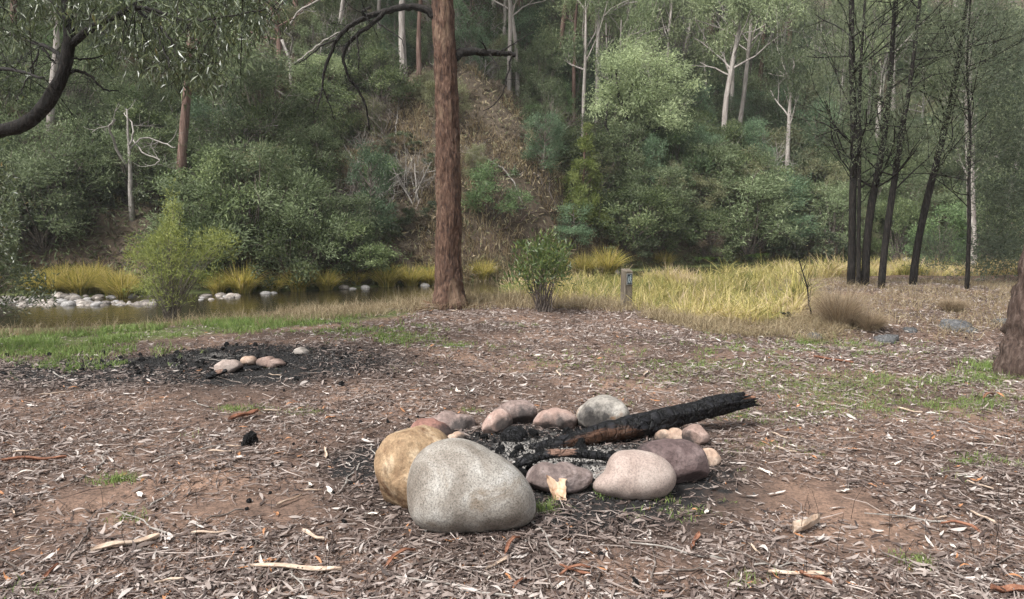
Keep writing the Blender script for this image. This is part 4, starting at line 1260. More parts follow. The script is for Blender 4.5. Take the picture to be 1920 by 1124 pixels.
# black-stemmed saplings on the mound
SAP = [
    ([(1596, 536), (1597, 460), (1599, 380), (1602, 250), (1597, 120), (1597, 0), (1592, -150), (1580, -330)], [20, 16, 15, 15, 13, 11, 8, 4], 'thickest black-stemmed wattle sapling at the mound'),
    ([(1610, 538), (1609, 460), (1611, 400), (1611, 250), (1613, 130), (1622, 0), (1630, -140)], [11, 9, 8.5, 8, 7, 5, 3], 'thin black sapling pressed close to the thickest stem'),
    ([(1622, 536), (1623, 470), (1632, 390), (1655, 280), (1670, 150), (1676, 40), (1690, -140), (1700, -260)], [20, 16, 16, 14, 11, 9, 6, 3], 'curving black wattle sapling between two straighter stems'),
    ([(1652, 541), (1657, 470), (1668, 400), (1690, 250), (1708, 150), (1722, 30), (1735, -100), (1740, -230)], [17, 14, 14, 12, 9, 7, 5, 3], 'leaning black wattle sapling at the middle of the mound'),
    ([(1711, 535), (1717, 470), (1738, 375), (1772, 240), (1795, 130), (1812, 20), (1825, -120), (1835, -240)], [19, 15, 15, 13, 10, 7, 5, 3], 'strongly leaning black wattle sapling with a torn pale scar'),
    ([(1813, 543), (1815, 480), (1818, 420), (1816, 350), (1820, 250), (1812, 120), (1820, 0), (1825, -120)], [11, 9, 8, 7, 6, 5, 4, 2], 'slender dark sapling standing apart near the rocks'),
]
for k, (pl, ws, lab) in enumerate(SAP):
    rs = np.random.default_rng(140 + k)
    g = ground(*pl[0])
    D = g[1]
    kk = D / FPX / 2
    P = [at(x, y, D + .02 * i_ * rs.normal()) for i_, (x, y) in enumerate(pl)]
    P[0] = g
    def lim(tm, P, Rr, tips, rs=rs, k=k):
        n = len(P)
        for b in range([30, 14, 24, 24, 24, 18][k]):
            i_ = rs.integers(int(n * .26), n - 1)
            d = unit(np.array([rs.normal(0, 1), rs.normal(0, .8), rs.uniform(.35, 1.1)]))
            twig_tree(tm, rs, P[i_], d, rs.uniform(.7, 1.7), max(Rr[i_] * .3, .010), 2, .55, .12, 4, tips, 4, (2, 3))
    def cr(P, Rr, tips, rs=rs):
        tp = np.array([q for q, d in tips])
        tp = tp[tp[:, 2] > 1.6]
        tp = tp[rs.uniform(0, 1, len(tp)) < .7]
        return tp, rs.uniform(.12, .30, len(tp)), 14, .07, .011, .1
    tree_from_path('wattle_sapling', P, [w * kk * .82 for w in ws], lab, 'black-stemmed saplings on the mound', 'bark_dark', 'wattle_dark', rs, cr, k=9, extra=lim, wob=.15)

# dark feathery tree at the right edge, and pale-barked trunk behind the saplings
rs = np.random.default_rng(160)
g = np.array([11.6, 15.4, 0.]); g[2] = float(HT(g[0], g[1]))
def crR(P, Rr, tips):
    cs = []
    for px, py, sx, sy, n in [(1895, 120, 45, 80, 80), (1890, 260, 45, 60, 80), (1885, 380, 45, 50, 80), (1875, 470, 40, 30, 60), (1860, 60, 80, 60, 50), (1850, 200, 50, 60, 36), (1960, 250, 60, 160, 60), (1835, 300, 20, 60, 14), (1760, 470, 30, 30, 14), (1840, 500, 20, 20, 8)]:
        for q in range(n):
            cs.append(at(px + rs.normal(0, sx * .6), py + rs.normal(0, sy * .6), g[1] + rs.normal(0, .6)))
    cs = np.array(cs)
    return cs, rs.uniform(.22, .45, len(cs)), 52, .09, .018, .2
tree_from_path('feathery_tree', [g, g + np.array([.1, 0, 2.5]), g + np.array([.2, .1, 6.5])], [.16, .12, .05], 'dark green feathery tree beyond the flared trunk', None, 'bark_dark', 'edge_green', rs, crR, limbs=16, limb_len=1.8, limb_from=.15)
g = ground(1828, 500)
g = np.array([at(1825, 500, 21)[0], 21, 0.]); g[2] = float(HT(g[0], 21))
tree_from_path('mottled_gum', [g, at(1822, 400, 21), at(1818, 300, 21), at(1814, 180, 21), at(1816, 60, 21), at(1812, -120, 21)], [.13, .11, .1, .085, .07, .04], 'slim gum with mottled pale and reddish bark behind the saplings', None, 'bark_pale', 'gum_grey', np.random.default_rng(165),
               lambda P, Rr, tips: (np.array([q for q, d in tips])[::2], np.full(len(tips[::2]), .4), 60, .14, .035, .3), limbs=7, limb_len=1.8)

# flared trunk at the right edge of the clearing
g = ground(1905, 700)
rs = np.random.default_rng(170)
pR = [g + np.array([.07, 0, 0]), at(1926, 660, g[1]), at(1932, 600, g[1]), at(1941, 530, g[1]), at(1951, 470, g[1]), at(1985, 350, g[1]), at(1990, 150, g[1]), at(2030, -150, g[1]), at(2060, -500, g[1])]
tree_from_path('flared_tree', pR, [.27, .20, .165, .15, .145, .14, .13, .11, .06], 'rough grey-brown trunk with flared base at the clearing edge', None, 'bark_grey', 'gum_grey', rs,
               lambda P, Rr, tips: (np.array([q for q, d in tips])[::4], np.full(len(tips[::4]), .4), 40, .14, .03, .3), k=48, limbs=8, limb_len=2.0, limb_from=.82, wob=.22, n=120, rough=.16)

# thin bare sapling and burnt snag in the sedge edge
rs = np.random.default_rng(180)
g = ground(1522, 598)
mb = MB()
pts = np.array([at(x, y, g[1]) for x, y in [(1524, 600), (1517, 570), (1514, 540), (1505, 510), (1496, 480), (1488, 455)]])
mb.tube(pts, np.linspace(.014, .004, 6), 5)
for q in range(9):
    twig_tree(mb, rs, pts[rs.integers(1, 6)], unit(np.array([rs.normal(), rs.normal(), .7])), .3, .005, 1, .7, .2, 3)
tag(link('bare_sapling', mb.mesh('bare_sapling', M['bark_dark'], True, g), None, g), 'thin leafless sapling rising from the sedge edge', 'sapling')
g = ground(1480, 606)
mb = MB(); mb.tube([g - [0, 0, .05], g + [.01, 0, .08], g + [-.03, 0, .15]], [.04, .032, .02], 7, wob=.3); mb.tube([g + [.01, 0, .07], g + [-.08, .02, .13], g + [-.12, .02, .14]], [.025, .02, .012], 6)
tag(link('burnt_snag', mb.mesh('burnt_snag', M['charcoal'], True, g), None, g), 'small black burnt snag at the edge of the sedge', 'snag')

# marker post with walking sign
def box(mb, c, s, top_slope=0.0, bev=.0, a=.5):
    x, y, z = np.array(s) / 2
    v = np.array([[-x + bev, -y, -z], [x - bev, -y, -z], [x, -y + bev, -z], [x, y - bev, -z], [x - bev, y, -z], [-x + bev, y, -z], [-x, y - bev, -z], [-x, -y + bev, -z]])
    u = v.copy(); u[:, 2] = z + top_slope * u[:, 1]
    if bev == 0:
        v = v[[0, 2, 4, 6]]; u = u[[0, 2, 4, 6]]
    n = len(v)
    f = [np.array([[i, (i + 1) % n, n + (i + 1) % n, n + i] for i in range(n)]), np.arange(n)[None, ::-1], (np.arange(n) + n)[None]]
    mb.add(np.concatenate([v, u]) + np.array(c), f, a)
    return mb
g = ground(1174, 578)
D = g[1]; hp = 72 * D / FPX; wp = 17 * D / FPX
root = empty('marker_post', g); root.rotation_euler[2] = math.radians(20)
tag(root, 'short square timber trail marker post with dark walking sign', 'post')
wood = bark_mat('post_wood', [(.3, (.055, .043, .032)), (.5, (.115, .096, .074)), (.75, (.22, .19, .15))], 6, (9, 9, .7), .5, .01)
link('post', box(MB(), (0, 0, hp / 2 - .1), (wp, wp, hp + .2), .25, .008).mesh('post', wood), root)
sgm, n_, l_, b_ = new_mat('sign_frame'); b_.inputs['Base Color'].default_value = (.22, .23, .22, 1); b_.inputs['Roughness'].default_value = .5
sbm, n_, l_, b_ = new_mat('sign_blue'); b_.inputs['Base Color'].default_value = (.008, .018, .028, 1); b_.inputs['Roughness'].default_value = .45
swm, n_, l_, b_ = new_mat('sign_white'); b_.inputs['Base Color'].default_value = (.28, .34, .36, 1); b_.inputs['Roughness'].default_value = .5
pw_, ph_ = wp * .66, 21 * D / FPX
pz = hp - ph_ * .5 - 6 * D / FPX
sg = link('sign', box(MB(), (wp * .06, -wp / 2 - .004, pz), (pw_, .008, ph_)).mesh('sign', sgm), root)
link('sign_face', box(MB(), (wp * .06, -wp / 2 - .0095, pz), (pw_ * .84, .003, ph_ * .90)).mesh('sign_face', sbm), sg)
pic = MB()
def disc(cx, cz, r, y):
    th = np.linspace(0, 6.283, 13)[:-1]
    v = np.stack([cx + r * np.cos(th), np.full(12, y), cz + r * np.sin(th)], 1)
    pic.add(v, np.arange(12)[None])
def stroke(pts, w, y):
    pts = np.array(pts, float)
    for a_, b2 in zip(pts[:-1], pts[1:]):
        d_ = unit(b2 - a_); nn = np.array([-d_[1], d_[0]]) * w / 2
        vv = [a_ - nn, b2 - nn, b2 + nn, a_ + nn]
        pic.add(np.array([[p[0], y, p[1]] for p in vv]), np.array([[0, 1, 2, 3]]))
y0 = -wp / 2 - .0125
for fx_, s_ in ((-.17, .85), (.16, 1.0)):                              # two walkers
    ox, oz, u = wp * .06 + fx_ * pw_, pz - ph_ * .36, ph_ * .72 * s_
    disc(ox + .02 * u, oz + u * .92, u * .085, y0)
    stroke([(ox, oz + u * .80), (ox - .01 * u, oz + u * .45)], u * .15, y0)
    stroke([(ox - .01 * u, oz + u * .47), (ox + .10 * u, oz + u * .24), (ox + .09 * u, oz)], u * .075, y0 - .0004)
    stroke([(ox - .01 * u, oz + u * .47), (ox - .06 * u, oz + u * .24), (ox - .15 * u, oz + u * .02)], u * .075, y0 - .0008)
    stroke([(ox, oz + u * .76), (ox + .13 * u, oz + u * .55)], u * .05, y0 - .0012)
link('pictogram', pic.mesh('pictogram', swm), sg)

# ================================================================== THE FIRE RING
def C1(pts):
    return [(640 + x / 2.4, 720 + y / 2.4) for x, y in pts]
def outline_stone(name, label, pts, contact_py, depth, mat, seed, power=.85, amp=.05, fine=.02, cat='stone', lean=0.0, facet=0, soot=.12):
    rs = np.random.default_rng(seed)
    pts = np.array(pts, float)
    cx = pts[:, 0].mean()
    g = ground(cx, contact_py)
    al = math.atan2(CAM_H - g[2] - .08, g[1])
    eu, ef = np.array([0, math.sin(al), math.cos(al)]), np.array([0, math.cos(al), -math.sin(al)])
    org = np.array([0, 0, CAM_H])
    W3 = []
    for px, py in pts:
        d_ = ray(px, py)
        W3.append(org + d_ * (np.dot(g - org, ef) / np.dot(d_, ef)))
    W3 = np.array(W3) - np.array([0, 0, .008])
    U = W3 @ eu
    dx = W3[:, 0] - (W3[:, 0].min() + W3[:, 0].max()) / 2
    dz = U - (U.min() + U.max()) / 2
    c = np.array([(W3[:, 0].min() + W3[:, 0].max()) / 2, 0, 0]) + eu * ((U.min() + U.max()) / 2) + ef * np.dot(W3[0], ef)
    # closed outline resampled by angle
    th = np.arctan2(dz, dx); o = np.argsort(th); th, rad = th[o], np.hypot(dx, dz)[o]
    T = np.linspace(-math.pi, math.pi, 65)[:-1]
    r = np.interp(T, np.concatenate([th - 2 * math.pi, th, th + 2 * math.pi]), np.tile(rad, 3))
    for _ in range(2):
        r = .25 * np.roll(r, 1) + .5 * r + .25 * np.roll(r, -1)
    nv = 27
    ph = np.linspace(-math.pi / 2, math.pi / 2, nv)
    cp, sp = np.cos(ph) ** power, np.sign(np.sin(ph)) * np.abs(np.sin(ph)) ** power
    X = np.cos(T)[None] * r[None] * cp[:, None]
    Z = np.sin(T)[None] * r[None] * cp[:, None]
    Y = (depth / 2) * sp[:, None] * np.ones(64)[None] + lean * Z
    size = max(r.mean(), .02)
    o3 = rs.uniform(0, 60, 3)
    sc = 1.6 / size
    nz = amp * fbm(X * sc + o3[0], Y * sc + o3[1], Z * sc + o3[2], 3) + fine * fbm(X * sc * 5 + o3[0], Y * sc * 5, Z * sc * 5, 3)
    if facet:
        nz = nz + .5 * facet * np.abs(vnoise(X * sc * .8 + o3[1], Y * sc * .8, Z * sc * .8))
    k = 1 + nz
    v = np.stack([X * k, 0 * X, 0 * X], -1) + (Z * k)[..., None] * eu + (Y * (1 + .6 * nz))[..., None] * ef
    if facet:
        for q_ in range(11):
            dn = unit(rs.normal(size=3) * np.array([1, 1.2, .9]))
            dot = v @ dn
            lim_ = dot.max() * rs.uniform(.80, .95)
            v = v - np.maximum(dot - lim_, 0)[..., None] * dn * .9
    i, j = np.meshgrid(np.arange(nv - 1), np.arange(64), indexing='ij')
    q = np.stack([i * 64 + j, i * 64 + (j + 1) % 64, (i + 1) * 64 + (j + 1) % 64, (i + 1) * 64 + j], -1).reshape(-1, 4)
    me = MB().add(v.reshape(-1, 3), q).mesh(name, M[mat], True)
    fire = RING if c[1] < 6 else OLD
    tr = unit(np.array([fire[0] - c[0], fire[1] + .05 - c[1], -.05]))
    vn = unit(v.reshape(-1, 3))
    hz_ = v.reshape(-1, 3)[:, 2] / max(np.abs(v[..., 2]).max(), .01)
    so = np.clip(.55 * (vn @ tr) - .35 * hz_ * .6 + soot, 0, 1)
    me.attributes.new('soot', 'FLOAT', 'POINT').data.foreach_set('value', so.astype(np.float32))
    ob = link(name, me, None, c)
    return tag(ob, label, cat)

outline_stone('boulder', 'largest smooth pale grey speckled boulder of the fire ring', C1([(300, 490), (303, 410), (335, 325), (400, 268), (470, 243), (540, 240), (610, 262), (680, 303), (760, 352), (820, 408), (860, 470), (879, 540), (872, 600), (810, 642), (700, 655), (560, 662), (420, 663), (345, 640), (312, 590)]), 985, .46, 'st_pale', 1, .80, .012, .005, soot=-.2)
outline_stone('boulder', 'ochre yellow pitted boulder behind the largest pale boulder', C1([(156, 390), (163, 310), (190, 250), (240, 207), (300, 188), (370, 183), (430, 200), (475, 245), (500, 330), (480, 480), (400, 560), (300, 575), (235, 560), (200, 520), (185, 450), (168, 430)]), 948, .42, 'st_ochre', 2, .8, .08, .03, facet=.06)
outline_stone('stone', 'flat red stone with a blackened end beside the ochre boulder', C1([(300, 185), (340, 158), (390, 150), (440, 165), (490, 200), (518, 230), (470, 262), (400, 262), (330, 240)]), 818, .22, 'st_red', 3, .8, .06, .02, facet=.03)
outline_stone('stone', 'sooty grey-pink stone behind the flat red stone', C1([(380, 155), (430, 138), (520, 135), (580, 142), (607, 170), (602, 210), (540, 222), (480, 215), (410, 190)]), 802, .22, 'st_pinkgrey', 4, .7, .08, .02, facet=.06)
outline_stone('stone', 'upright oval pink stone tilted at the rear of the fire ring', C1([(630, 210), (650, 155), (680, 120), (715, 106), (752, 123), (770, 160), (757, 195), (720, 215), (680, 228), (645, 230)]), 812, .20, 'st_pink', 5, .8, .04, .012, facet=.02)
outline_stone('stone', 'rough brownish-pink stone at the rear of the fire ring', C1([(700, 112), (740, 80), (790, 68), (850, 80), (885, 110), (892, 145), (860, 172), (800, 178), (750, 172), (708, 150)]), 792, .26, 'st_pinkgrey', 6, .75, .08, .03, facet=.05)
outline_stone('stone', 'oval pale pink stone with soot spots at the rear of the fire ring', C1([(853, 168), (880, 130), (930, 112), (990, 110), (1040, 130), (1072, 165), (1068, 195), (1010, 205), (940, 202), (870, 198)]), 801, .26, 'st_pink', 7, .8, .05, .02, facet=.03)
outline_stone('stone', 'angular pale grey and rusty stone partly behind the charred log', C1([(1045, 130), (1090, 90), (1140, 60), (1200, 50), (1250, 68), (1285, 108), (1305, 150), (1250, 185), (1150, 200), (1075, 190), (1052, 155)]), 798, .32, 'st_angular', 8, .7, .08, .03, facet=.10)
outline_stone('stone', 'brown rounded stone propping up the charred log', C1([(1530, 220), (1560, 188), (1605, 178), (1642, 203), (1656, 240), (1640, 268), (1590, 275), (1540, 262)]), 833, .22, 'st_brown', 9, .8, .05, .02, facet=.03)
outline_stone('stone', 'dark purple-brown cracked stone beside the pale kidney-shaped stone', C1([(1318, 300), (1360, 265), (1420, 250), (1500, 246), (1570, 255), (1610, 280), (1636, 320), (1652, 380), (1645, 418), (1590, 432), (1480, 440), (1380, 430), (1325, 370)]), 898, .30, 'st_purple', 10, .72, .06, .025, facet=.06)
outline_stone('stone', 'smooth pale pinkish kidney-shaped stone at the fire ring', C1([(1121, 448), (1135, 425), (1172, 407), (1192, 375), (1207, 330), (1232, 303), (1290, 294), (1360, 298), (1430, 320), (1480, 358), (1506, 405), (1502, 450), (1470, 490), (1400, 512), (1320, 515), (1230, 503), (1160, 488), (1128, 468)]), 930, .30, 'st_kidney', 11, .82, .02, .006, soot=-.1)
outline_stone('stone', 'low grey-brown wedge stone with a pale bark shard against it', C1([(815, 378), (860, 368), (960, 361), (1060, 369), (1110, 380), (1140, 400), (1132, 432), (1085, 468), (1000, 482), (920, 485), (875, 475), (835, 430)]), 918, .22, 'st_wedge', 12, .68, .06, .02, facet=.08)
outline_stone('stone', 'small white broken stone beside the dark purple stone', C1([(1618, 295), (1650, 283), (1690, 308), (1706, 335), (1690, 362), (1655, 372), (1632, 345)]), 873, .10, 'st_tan', 13, .6, .1, .04, facet=.15)
outline_stone('stone', 'flat tan slab lying under the charred log', C1([(1404, 252), (1410, 215), (1470, 206), (1540, 214), (1556, 242), (1500, 258), (1440, 260)]), 826, .14, 'st_tan', 14, .5, .05, .02)
outline_stone('stone', 'small tan stone inside the ring by the ochre boulder', C1([(470, 242), (500, 220), (540, 214), (565, 240), (530, 258), (490, 256)]), 828, .12, 'st_tan', 15, .8, .06, .02)
outline_stone('charcoal_lump', 'large black lump of charcoal in the ash of the fire ring', C1([(722, 225), (740, 200), (780, 188), (820, 200), (838, 225), (825, 250), (780, 258), (740, 250)]), 825, .16, 'charcoal', 16, .7, .15, .08, cat='charcoal', facet=.2)
# old fire stones
def C5(pts):
    return [(240 + x * 360 / 1920, 620 + y * 360 / 1920) for x, y in pts]
outline_stone('stone', 'pale slanting slab at the old fire patch', C5([(860, 370), (930, 310), (1020, 290), (1110, 310), (1140, 340), (1080, 380), (980, 410), (900, 420)]), 699, .22, 'st_kidney', 17, .6, .06, .02, facet=.06, soot=.3)
outline_stone('stone', 'small round cream cobble at the old fire patch', C5([(1128, 295), (1150, 262), (1210, 252), (1270, 260), (1288, 295), (1275, 325), (1210, 335), (1145, 325)]), 683, .16, 'st_tan', 18, .8, .02, .01, soot=.3)
bpy.context.view_layer.objects
outline_stone('stone', 'long reddish-brown wedge stone at the old fire patch', C5([(1285, 330), (1300, 280), (1370, 262), (1460, 280), (1550, 310), (1600, 325), (1520, 345), (1400, 360), (1310, 355)]), 687, .2, 'st_brown', 19, .6, .06, .02, soot=.3)
outline_stone('stone', 'flat pale stone in dark soil beyond the old fire patch', C5([(1665, 205), (1710, 165), (1770, 180), (1810, 225), (1740, 240)]), 664, .25, 'river', 20, .6, .06, .02)

# charred log propped on the ring
def log_object(name, label, px_line, dists, widths, mat, seed, brown_zone, jag, k=26, cat='log', n=70, crack=.035, ell=.88, rug=.30):
    rs = np.random.default_rng(seed)
    K = np.array([at(px, py, d) for (px, py), d in zip(px_line, dists)])
    s = np.concatenate([[0], np.cumsum(np.linalg.norm(np.diff(K, axis=0), axis=1))])
    a_, b_ = K[0], K[-1]
    ex = unit(b_ - a_); ey = unit(np.cross([0, 0, 1], ex)); ez = np.cross(ex, ey)
    t = np.linspace(0, s[-1], n)
    P = np.stack([np.interp(t, s, K[:, c]) for c in range(3)], 1) - a_
    P = np.stack([P @ ex, P @ ey, P @ ez], 1)
    for _ in range(3): P[1:-1] = np.stack([np.convolve(P[:, c], [.25, .5, .25], 'valid') for c in range(3)], 1)
    r = np.interp(t, s, np.array(widths) * np.array(dists) / FPX / 2)
    th = np.arange(k) * 2 * math.pi / k
    A = th[None] + 0 * r[:, None]
    S = t[:, None] + 0 * A
    cy, cz = np.cos(A), np.sin(A)
    wave = np.abs(np.sin(S * 62 + 5.0 * vnoise(cy * 1.5 + 3, cz * 1.5, S * 5) + 1.5 * vnoise(cy * 4, cz * 4, S * 14)))                         # cross cracks
    lng = np.abs(vnoise(A * 2.6, S * 1.2, 4.0))
    rr = r[:, None] * (1 + rug * fbm(cy * 1.2 + 9, cz * 1.2, S * 3.5, 3) + rug * .8 * np.abs(vnoise(cy * 2.2, cz * 2.2 + 5, S * 9)) - crack * (1 - smooth(0, .35, wave)) * 1.6 - crack * (1 - smooth(0, .12, lng)) + .04 * fbm(cy * 6, cz * 6, S * 40, 2))
    v = np.stack([P[:, None, 0] + 0 * A, P[:, None, 1] + rr * cy, P[:, None, 2] + rr * cz * ell], -1)
    if jag:                                                            # splintered end
        e = smooth(1 - jag[0] / s[-1], 1, t / s[-1])[:, None]
        v[..., 0] += e * jag[1] * vnoise(A * 2.2, 5.5, 0.0 * A) + e * jag[1] * .6 * vnoise(A * 6, 1.5, 0 * A)
        for c in (1, 2):
            v[..., c] = P[:, None, c] + (v[..., c] - P[:, None, c]) * (1 - .35 * e * (.5 + vnoise(A * 4, 9.5, 0 * A)))
    zone = np.exp(-((S / s[-1] - brown_zone[0]) / brown_zone[1]) ** 2) * np.clip(.62 + .55 * np.cos(A - brown_zone[2]), 0, 1)
    i, j = np.meshgrid(np.arange(n - 1), np.arange(k), indexing='ij')
    q = np.stack([i * k + j, i * k + (j + 1) % k, (i + 1) * k + (j + 1) % k, (i + 1) * k + j], -1).reshape(-1, 4)
    V = v.reshape(-1, 3)
    c0, c1 = V[:k].mean(0) - [.01, 0, 0], V[-k:].mean(0) + [-.03 if jag else .01, 0, 0]
    V = np.concatenate([V, [c0, c1]])
    nv = n * k
    caps = np.array([[nv, (jj + 1) % k, jj] for jj in range(k)] + [[nv + 1, (n - 1) * k + jj, (n - 1) * k + (jj + 1) % k] for jj in range(k)])
    me = MB().add(V, [q, caps], np.concatenate([zone.ravel(), [.2, .6]])).mesh(name, M[mat], True)
    ob = link(name, me)
    ob.matrix_world = Matrix(((ex[0], ey[0], ez[0], a_[0]), (ex[1], ey[1], ez[1], a_[1]), (ex[2], ey[2], ez[2], a_[2]), (0, 0, 0, 1)))
    tag(ob, label, cat)
    return ob
DL = ground(1005, 843)[1]
lg = log_object('charred_log', 'long charred black log leaning out of the fire ring', C1([(850, 288), (1000, 264), (1130, 232), (1250, 212), (1400, 168), (1560, 132), (1700, 95), (1815, 68)]), np.array([0, .06, .13, .2, .3, .4, .5, .58]) + DL, np.array([34, 66, 90, 106, 108, 100, 96, 86]) / 2.4, 'char_log', 5, (.28, .20, -2.2), (.2, .15), k=40, n=130)
sp = MB()
e0 = at(640 + 1800 / 2.4, 720 + 72 / 2.4, DL + .55); e1 = at(640 + 1862 / 2.4, 720 + 60 / 2.4, DL + .6)
spl_m = bark_mat('splinter', [(.3, (.12, .05, .03)), (.6, (.32, .17, .11))], 20, (1, 1, 1), .3, .005)
sp.tube([e0, (e0 + e1) / 2 + [0, 0, .004], e1], [.022, .02, .006], 6, wob=.3)
so = link('splinter', sp.mesh('splinter', spl_m, False)); so.parent = lg; so.matrix_parent_inverse = lg.matrix_world.inverted()
DS = ground(1000, 880)[1]
log_object('burnt_stick', 'burnt stick with a pinkish scorched top lying in the ring', C1([(872, 335), (930, 316), (1000, 312), (1080, 316), (1150, 322), (1215, 334)]), np.full(6, DS) + np.array([0, .02, .04, .05, .05, .04]), np.array([44, 48, 42, 46, 44, 30]) / 2.4, 'char_stick', 6, (.35, .22, 1.57), None, k=14, n=36, cat='stick')
log_object('burnt_stick', 'short black burnt stick end poking from under the scorched one', C1([(790, 362), (830, 345), (885, 330)]), np.full(3, DS - .05), np.array([44, 50, 46]) / 2.4, 'char_log', 7, (2, .1, 0), None, k=14, n=20, cat='stick', crack=.06)
gO = ground(420, 712)
log_object('burnt_stick', 'black split stick with an orange edge at the old fire patch', C5([(790, 470), (880, 430), (985, 400)]), np.full(3, gO[1]), np.array([60, 70, 40]) * .1875, 'char_stick', 8, (.7, .2, 1.57), None, k=12, n=20, cat='stick')
log_object('burnt_stick', 'short black stick lying below the round cream cobble', C5([(1140, 400), (1230, 375), (1340, 365)]), np.full(3, ground(470, 695)[1]), np.array([50, 50, 30]) * .1875, 'charcoal', 9, (3, .1, 0), None, k=12, n=20, cat='stick')

# bark shard leaning on the wedge stone
def sheet_object(name, label, corners_px, dists, mat, cat, bend=.015, nu=7, nv=9, thick=.006, seed=0, jag=.003):
    rs = np.random.default_rng(seed)
    c = [at(px, py, d) for (px, py), d in zip(corners_px, dists)]       # tl, tr, br, bl
    u, v = np.meshgrid(np.linspace(0, 1, nu), np.linspace(0, 1, nv))
    P = (1 - u)[..., None] * ((1 - v)[..., None] * c[0] + v[..., None] * c[3]) + u[..., None] * ((1 - v)[..., None] * c[1] + v[..., None] * c[2])
    nrm = unit(np.cross(c[1] - c[0], c[3] - c[0]))
    P = P + nrm * (bend * np.sin(u * 3.14) + .004 * vnoise(u * 5, v * 5, seed))[..., None]
    edge = np.maximum(np.abs(u - .5), np.abs(v - .5)) > .49
    P = P + np.where(edge[..., None], rs.normal(0, jag, P.shape), 0)
    n = nu * nv
    i, j = np.meshgrid(np.arange(nv - 1), np.arange(nu - 1), indexing='ij')
    q = np.stack([i * nu + j, i * nu + j + 1, (i + 1) * nu + j + 1, (i + 1) * nu + j], -1).reshape(-1, 4)
    rim = list(range(nu)) + [r * nu + nu - 1 for r in range(1, nv)] + [(nv - 1) * nu + cc for cc in range(nu - 2, -1, -1)] + [r * nu for r in range(nv - 2, 0, -1)]
    sd = np.array([[rim[a], rim[(a + 1) % len(rim)], rim[(a + 1) % len(rim)] + n, rim[a] + n] for a in range(len(rim))])
    V = np.concatenate([P.reshape(-1, 3), P.reshape(-1, 3) + nrm * thick])
    base = V[V[:, 2].argmin()].copy()
    me = MB().add(V, [q, q[:, ::-1] + n, sd], .5).mesh(name, mat, False, base)
    return tag(link(name, me, None, base), label, cat)
shard_m = bark_mat('shard', [(.3, (.26, .13, .07)), (.5, (.46, .32, .22)), (.7, (.58, .46, .36))], 14, (2, 2, 1), .5, .01)
gs = ground(1043, 942)[1]
sheet_object('bark_shard', 'upright pale orange bark shard leaning on the low wedge stone', C1([(917, 408), (1013, 428), (1010, 532), (957, 537)]), [gs + .06, gs + .06, gs, gs], shard_m, 'bark', seed=3)

# ================================================================== GROUND DETAIL
def litter_leaf(rs, n, c, L, W, yaw, pitch, roll, curl, sick, a, mb):
    """gum leaves: eight points each, sickle-shaped and curled"""
    s = np.array([0, .25, .25, .5, .5, .78, .78, 1.0]); e = np.array([0, -.85, .85, -1, 1, -.6, .6, 0])
    X = (s[None] - .5) * L[:, None]
    Y = e[None] * W[:, None] / 2 + sick[:, None] * L[:, None] * (s[None] - .5) ** 2 * 2
    Z = curl[:, None] * L[:, None] * (s[None] - .5) ** 2 * 4 + np.abs(e)[None] * W[:, None] * .18 * np.sign(curl)[:, None]
    Y, Z = Y * np.cos(roll)[:, None] - Z * np.sin(roll)[:, None], Y * np.sin(roll)[:, None] + Z * np.cos(roll)[:, None]
    X, Z = X * np.cos(pitch)[:, None] - Z * np.sin(pitch)[:, None], X * np.sin(pitch)[:, None] + Z * np.cos(pitch)[:, None]
    X, Y = X * np.cos(yaw)[:, None] - Y * np.sin(yaw)[:, None], X * np.sin(yaw)[:, None] + Y * np.cos(yaw)[:, None]
    Z = Z - Z.min(1, keepdims=True) * .75
    v = np.stack([X, Y, Z], -1) + c[:, None]
    i = np.arange(n)[:, None] * 8
    tri = np.concatenate([i + np.array([[0, 2, 1]]), i + np.array([[5, 6, 7]])])
    qd = np.concatenate([i + np.array([[1, 2, 4, 3]]), i + np.array([[3, 4, 6, 5]])])
    mb.add(v.reshape(-1, 3), [tri, qd], np.repeat(a, 8))

rs = np.random.default_rng(200)
PATCH = [(ground(455, 950), .8, .35), (ground(640, 1060), .5, .25), (ground(1450, 930), .6, .3), (ground(560, 970), .5, .3), (ground(1200, 1080), .4, .2)]
def litter_density(x, y):
    d = .92 + .9 * fbm(x * .9, y * .9, 12, 3) + .5 * fbm(x * 3.5, y * 3.5, 2, 3)
    for c, rx, ry in PATCH: d = d - .6 * blob(c, rx, ry, x, y)
    d = d - .95 * blob(RING, .75, .7, x, y) - .62 * blob(OLD, 1.5, .75, x, y) - .3 * blob(OLD2, 1.5, .7, x, y)
    e = y - EDGE(x)
    d = d * (1 - smooth(-.6, .6, e))
    d = np.where((x < -1.5) & (e > -1.7), d * .35, d)
    return d
def sample_ground(n, near=2.5, far=15.5, p=1.0):
    y = near * (far / near) ** (rs.uniform(0, 1, n) ** p)
    x = rs.uniform(-.74, .74, n) * (y + .4)
    k = rs.uniform(0, 1, n) < litter_density(x, y)
    return x[k], y[k]
lit = MB()
x, y = sample_ground(175000, p=1.0)
n = len(x)
big = rs.uniform(0, 1, n) ** 2.2
L = .02 + .075 * big ** 1.5; W = L * rs.uniform(.08, .20, n) + .0025
c = np.stack([x, y, HT(x, y) + rs.uniform(-.004, .012, n)], 1)
a = np.clip(rs.beta(1.7, 2.5, n) + rs.normal(0, .06, n), 0, .985); a[rs.uniform(0, 1, n) < .012] = 1
def scorch(x, y):
    return np.clip(np.maximum.reduce([1.1 * blob(RING, 1.05, .95, x, y), 1.2 * blob(OLD, 1.9, .9, x, y), .9 * blob(OLD2, 1.7, .8, x, y), .8 * blob(ground(620, 660), 1.0, .5, x, y)]) + .25 * fbm(x * 2, y * 2, 4, 3), 0, 1)
